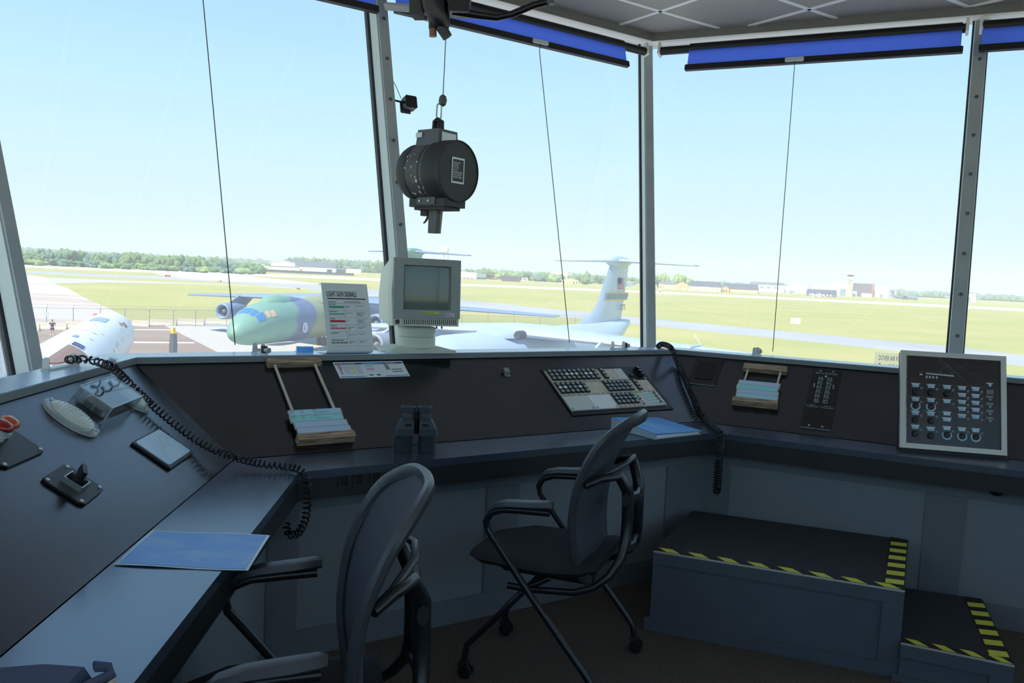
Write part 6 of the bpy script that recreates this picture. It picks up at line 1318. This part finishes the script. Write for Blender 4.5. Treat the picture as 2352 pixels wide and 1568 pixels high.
for x, y in ((6, 0), (33.5, 4.95), (33.5, -4.95)):
    g_ = MB().tube([(x, y, 2.9), (x, y, .5)], .14, 8).build('landing_gear_leg', M['pole'], t); MB().cyl((x, y - .2, .5), (x, y + .2, .5), .5, n=16).build('wheel', M['c_dark'], g_)
MB().hexa([(38, -.2, 5), (45, -.1, 4.7), (45, .1, 4.7), (38, .2, 5), (43, -.1, 10), (46, -.05, 10), (46, .05, 10), (43, .1, 10)]).build('fin', M['silver'], t)
# ---------------------------------------------------------------- person by the fence
def skin(name, verts, edges, radii, m, parent, sub=1, root=0):
    me = bpy.data.meshes.new(name); me.from_pydata(verts, edges, []); me.materials.append(m); o = bpy.data.objects.new(name, me); C.objects.link(o); o.parent = parent
    s = o.modifiers.new('skin', 'SKIN'); s.use_smooth_shade = True
    for i, r in enumerate(radii): me.skin_vertices[0].data[i].radius = (r, r) if not isinstance(r, tuple) else r
    me.skin_vertices[0].data[root].use_root = True
    q = o.modifiers.new('sub', 'SUBSURF'); q.levels = sub; q.render_levels = sub
    return o
B = gp(120, 770); t = thing('person', 'person in a navy T-shirt and dark shorts with a red cap, hands on hips', 'person', T(B.x, B.y, ZG + .03) @ Rz(.3))
sk = mat('skin_tone', rgb(206, 160, 136), .6)
V = [(0, 0, .92), (0, 0, 1.12), (0, 0, 1.36), (0, 0, 1.48), (0, .01, 1.58), (0, .015, 1.68), (-.19, 0, 1.40), (-.34, .06, 1.18), (-.19, -.06, 1.02), (.19, 0, 1.40), (.34, .06, 1.18), (.19, -.06, 1.02),
     (-.09, 0, .88), (-.11, -.02, .50), (-.12, .02, .09), (-.13, -.10, .04), (.09, 0, .88), (.11, -.02, .50), (.12, .02, .09), (.13, -.10, .04)]
Ed = [(0, 1), (1, 2), (2, 3), (3, 4), (4, 5), (2, 6), (6, 7), (7, 8), (2, 9), (9, 10), (10, 11), (0, 12), (12, 13), (13, 14), (14, 15), (0, 16), (16, 17), (17, 18), (18, 19)]
skin('body', V, Ed, [.15, .14, .16, .06, .085, .09, .06, .042, .035, .06, .042, .035, .09, .06, .042, .04, .09, .06, .042, .04], sk, t)
skin('shirt', [(0, 0, .93), (0, 0, 1.12), (0, 0, 1.38), (-.2, 0, 1.40), (-.29, .04, 1.25), (.2, 0, 1.40), (.29, .04, 1.25)], [(0, 1), (1, 2), (2, 3), (3, 4), (2, 5), (5, 6)], [.19, .18, .18, .08, .07, .08, .07], mat('shirt_navy', rgb(48, 58, 92), .8), t)
skin('shorts', [(0, 0, .94), (-.1, 0, .82), (-.12, -.01, .55), (.1, 0, .82), (.12, -.01, .55)], [(0, 1), (1, 2), (0, 3), (3, 4)], [.17, .12, .105, .12, .105], mat('shorts_dark', rgb(58, 62, 84), .8), t)
MB().lathe([(.098, 1.64), (.10, 1.70), (.08, 1.76), (.02, 1.785)], 14).build('cap', mat('cap_red', rgb(190, 50, 50), .8), t, True)
for x in (-.13, .13): MB().box(x - .05, -.17, 0, x + .05, .06, .09, .01).build('shoe', M['bw'], t)
# thin whip antenna below the right window
D = 60; q0 = at_dist(1618, 806, D); q1 = at_dist(1597, 770, D); f_ = (q0.z - ZG) / (q1.z - q0.z); g0_ = q0 + (q0 - q1) * f_
t = thing('whip_antenna', 'thin pale whip antenna leaning on the grass left of the right cord', 'antenna', T(g0_.x, g0_.y, ZG)); e_v = q1 - g0_
MB().tube([(0, 0, 0), tuple(e_v * .6), tuple(e_v)], [.035, .025, .015], 6).build('whip', M['bw'], t); MB().lathe([(.02, -.3), (.05, -.15), (.04, .1), (.02, .15)], 8, tuple(e_v)).build('tip', M['bc'], t)
MB().box(-.15, -.15, 0, .15, .15, .05).build('base', M['conc'], t)
# ---------------------------------------------------------------- lettering becomes plain mesh
dg = bpy.context.evaluated_depsgraph_get()
for o in [o for o in C.objects if o.type == 'FONT']:
    me = bpy.data.meshes.new_from_object(o.evaluated_get(dg), depsgraph=dg); n = bpy.data.objects.new(o.name, me); C.objects.link(n)
    n.parent = o.parent; n.location = o.location; n.rotation_euler = o.rotation_euler; n.scale = o.scale
    nm = o.name; bpy.data.objects.remove(o); n.name = nm
    if not me.materials: me.materials.append(M['print'])
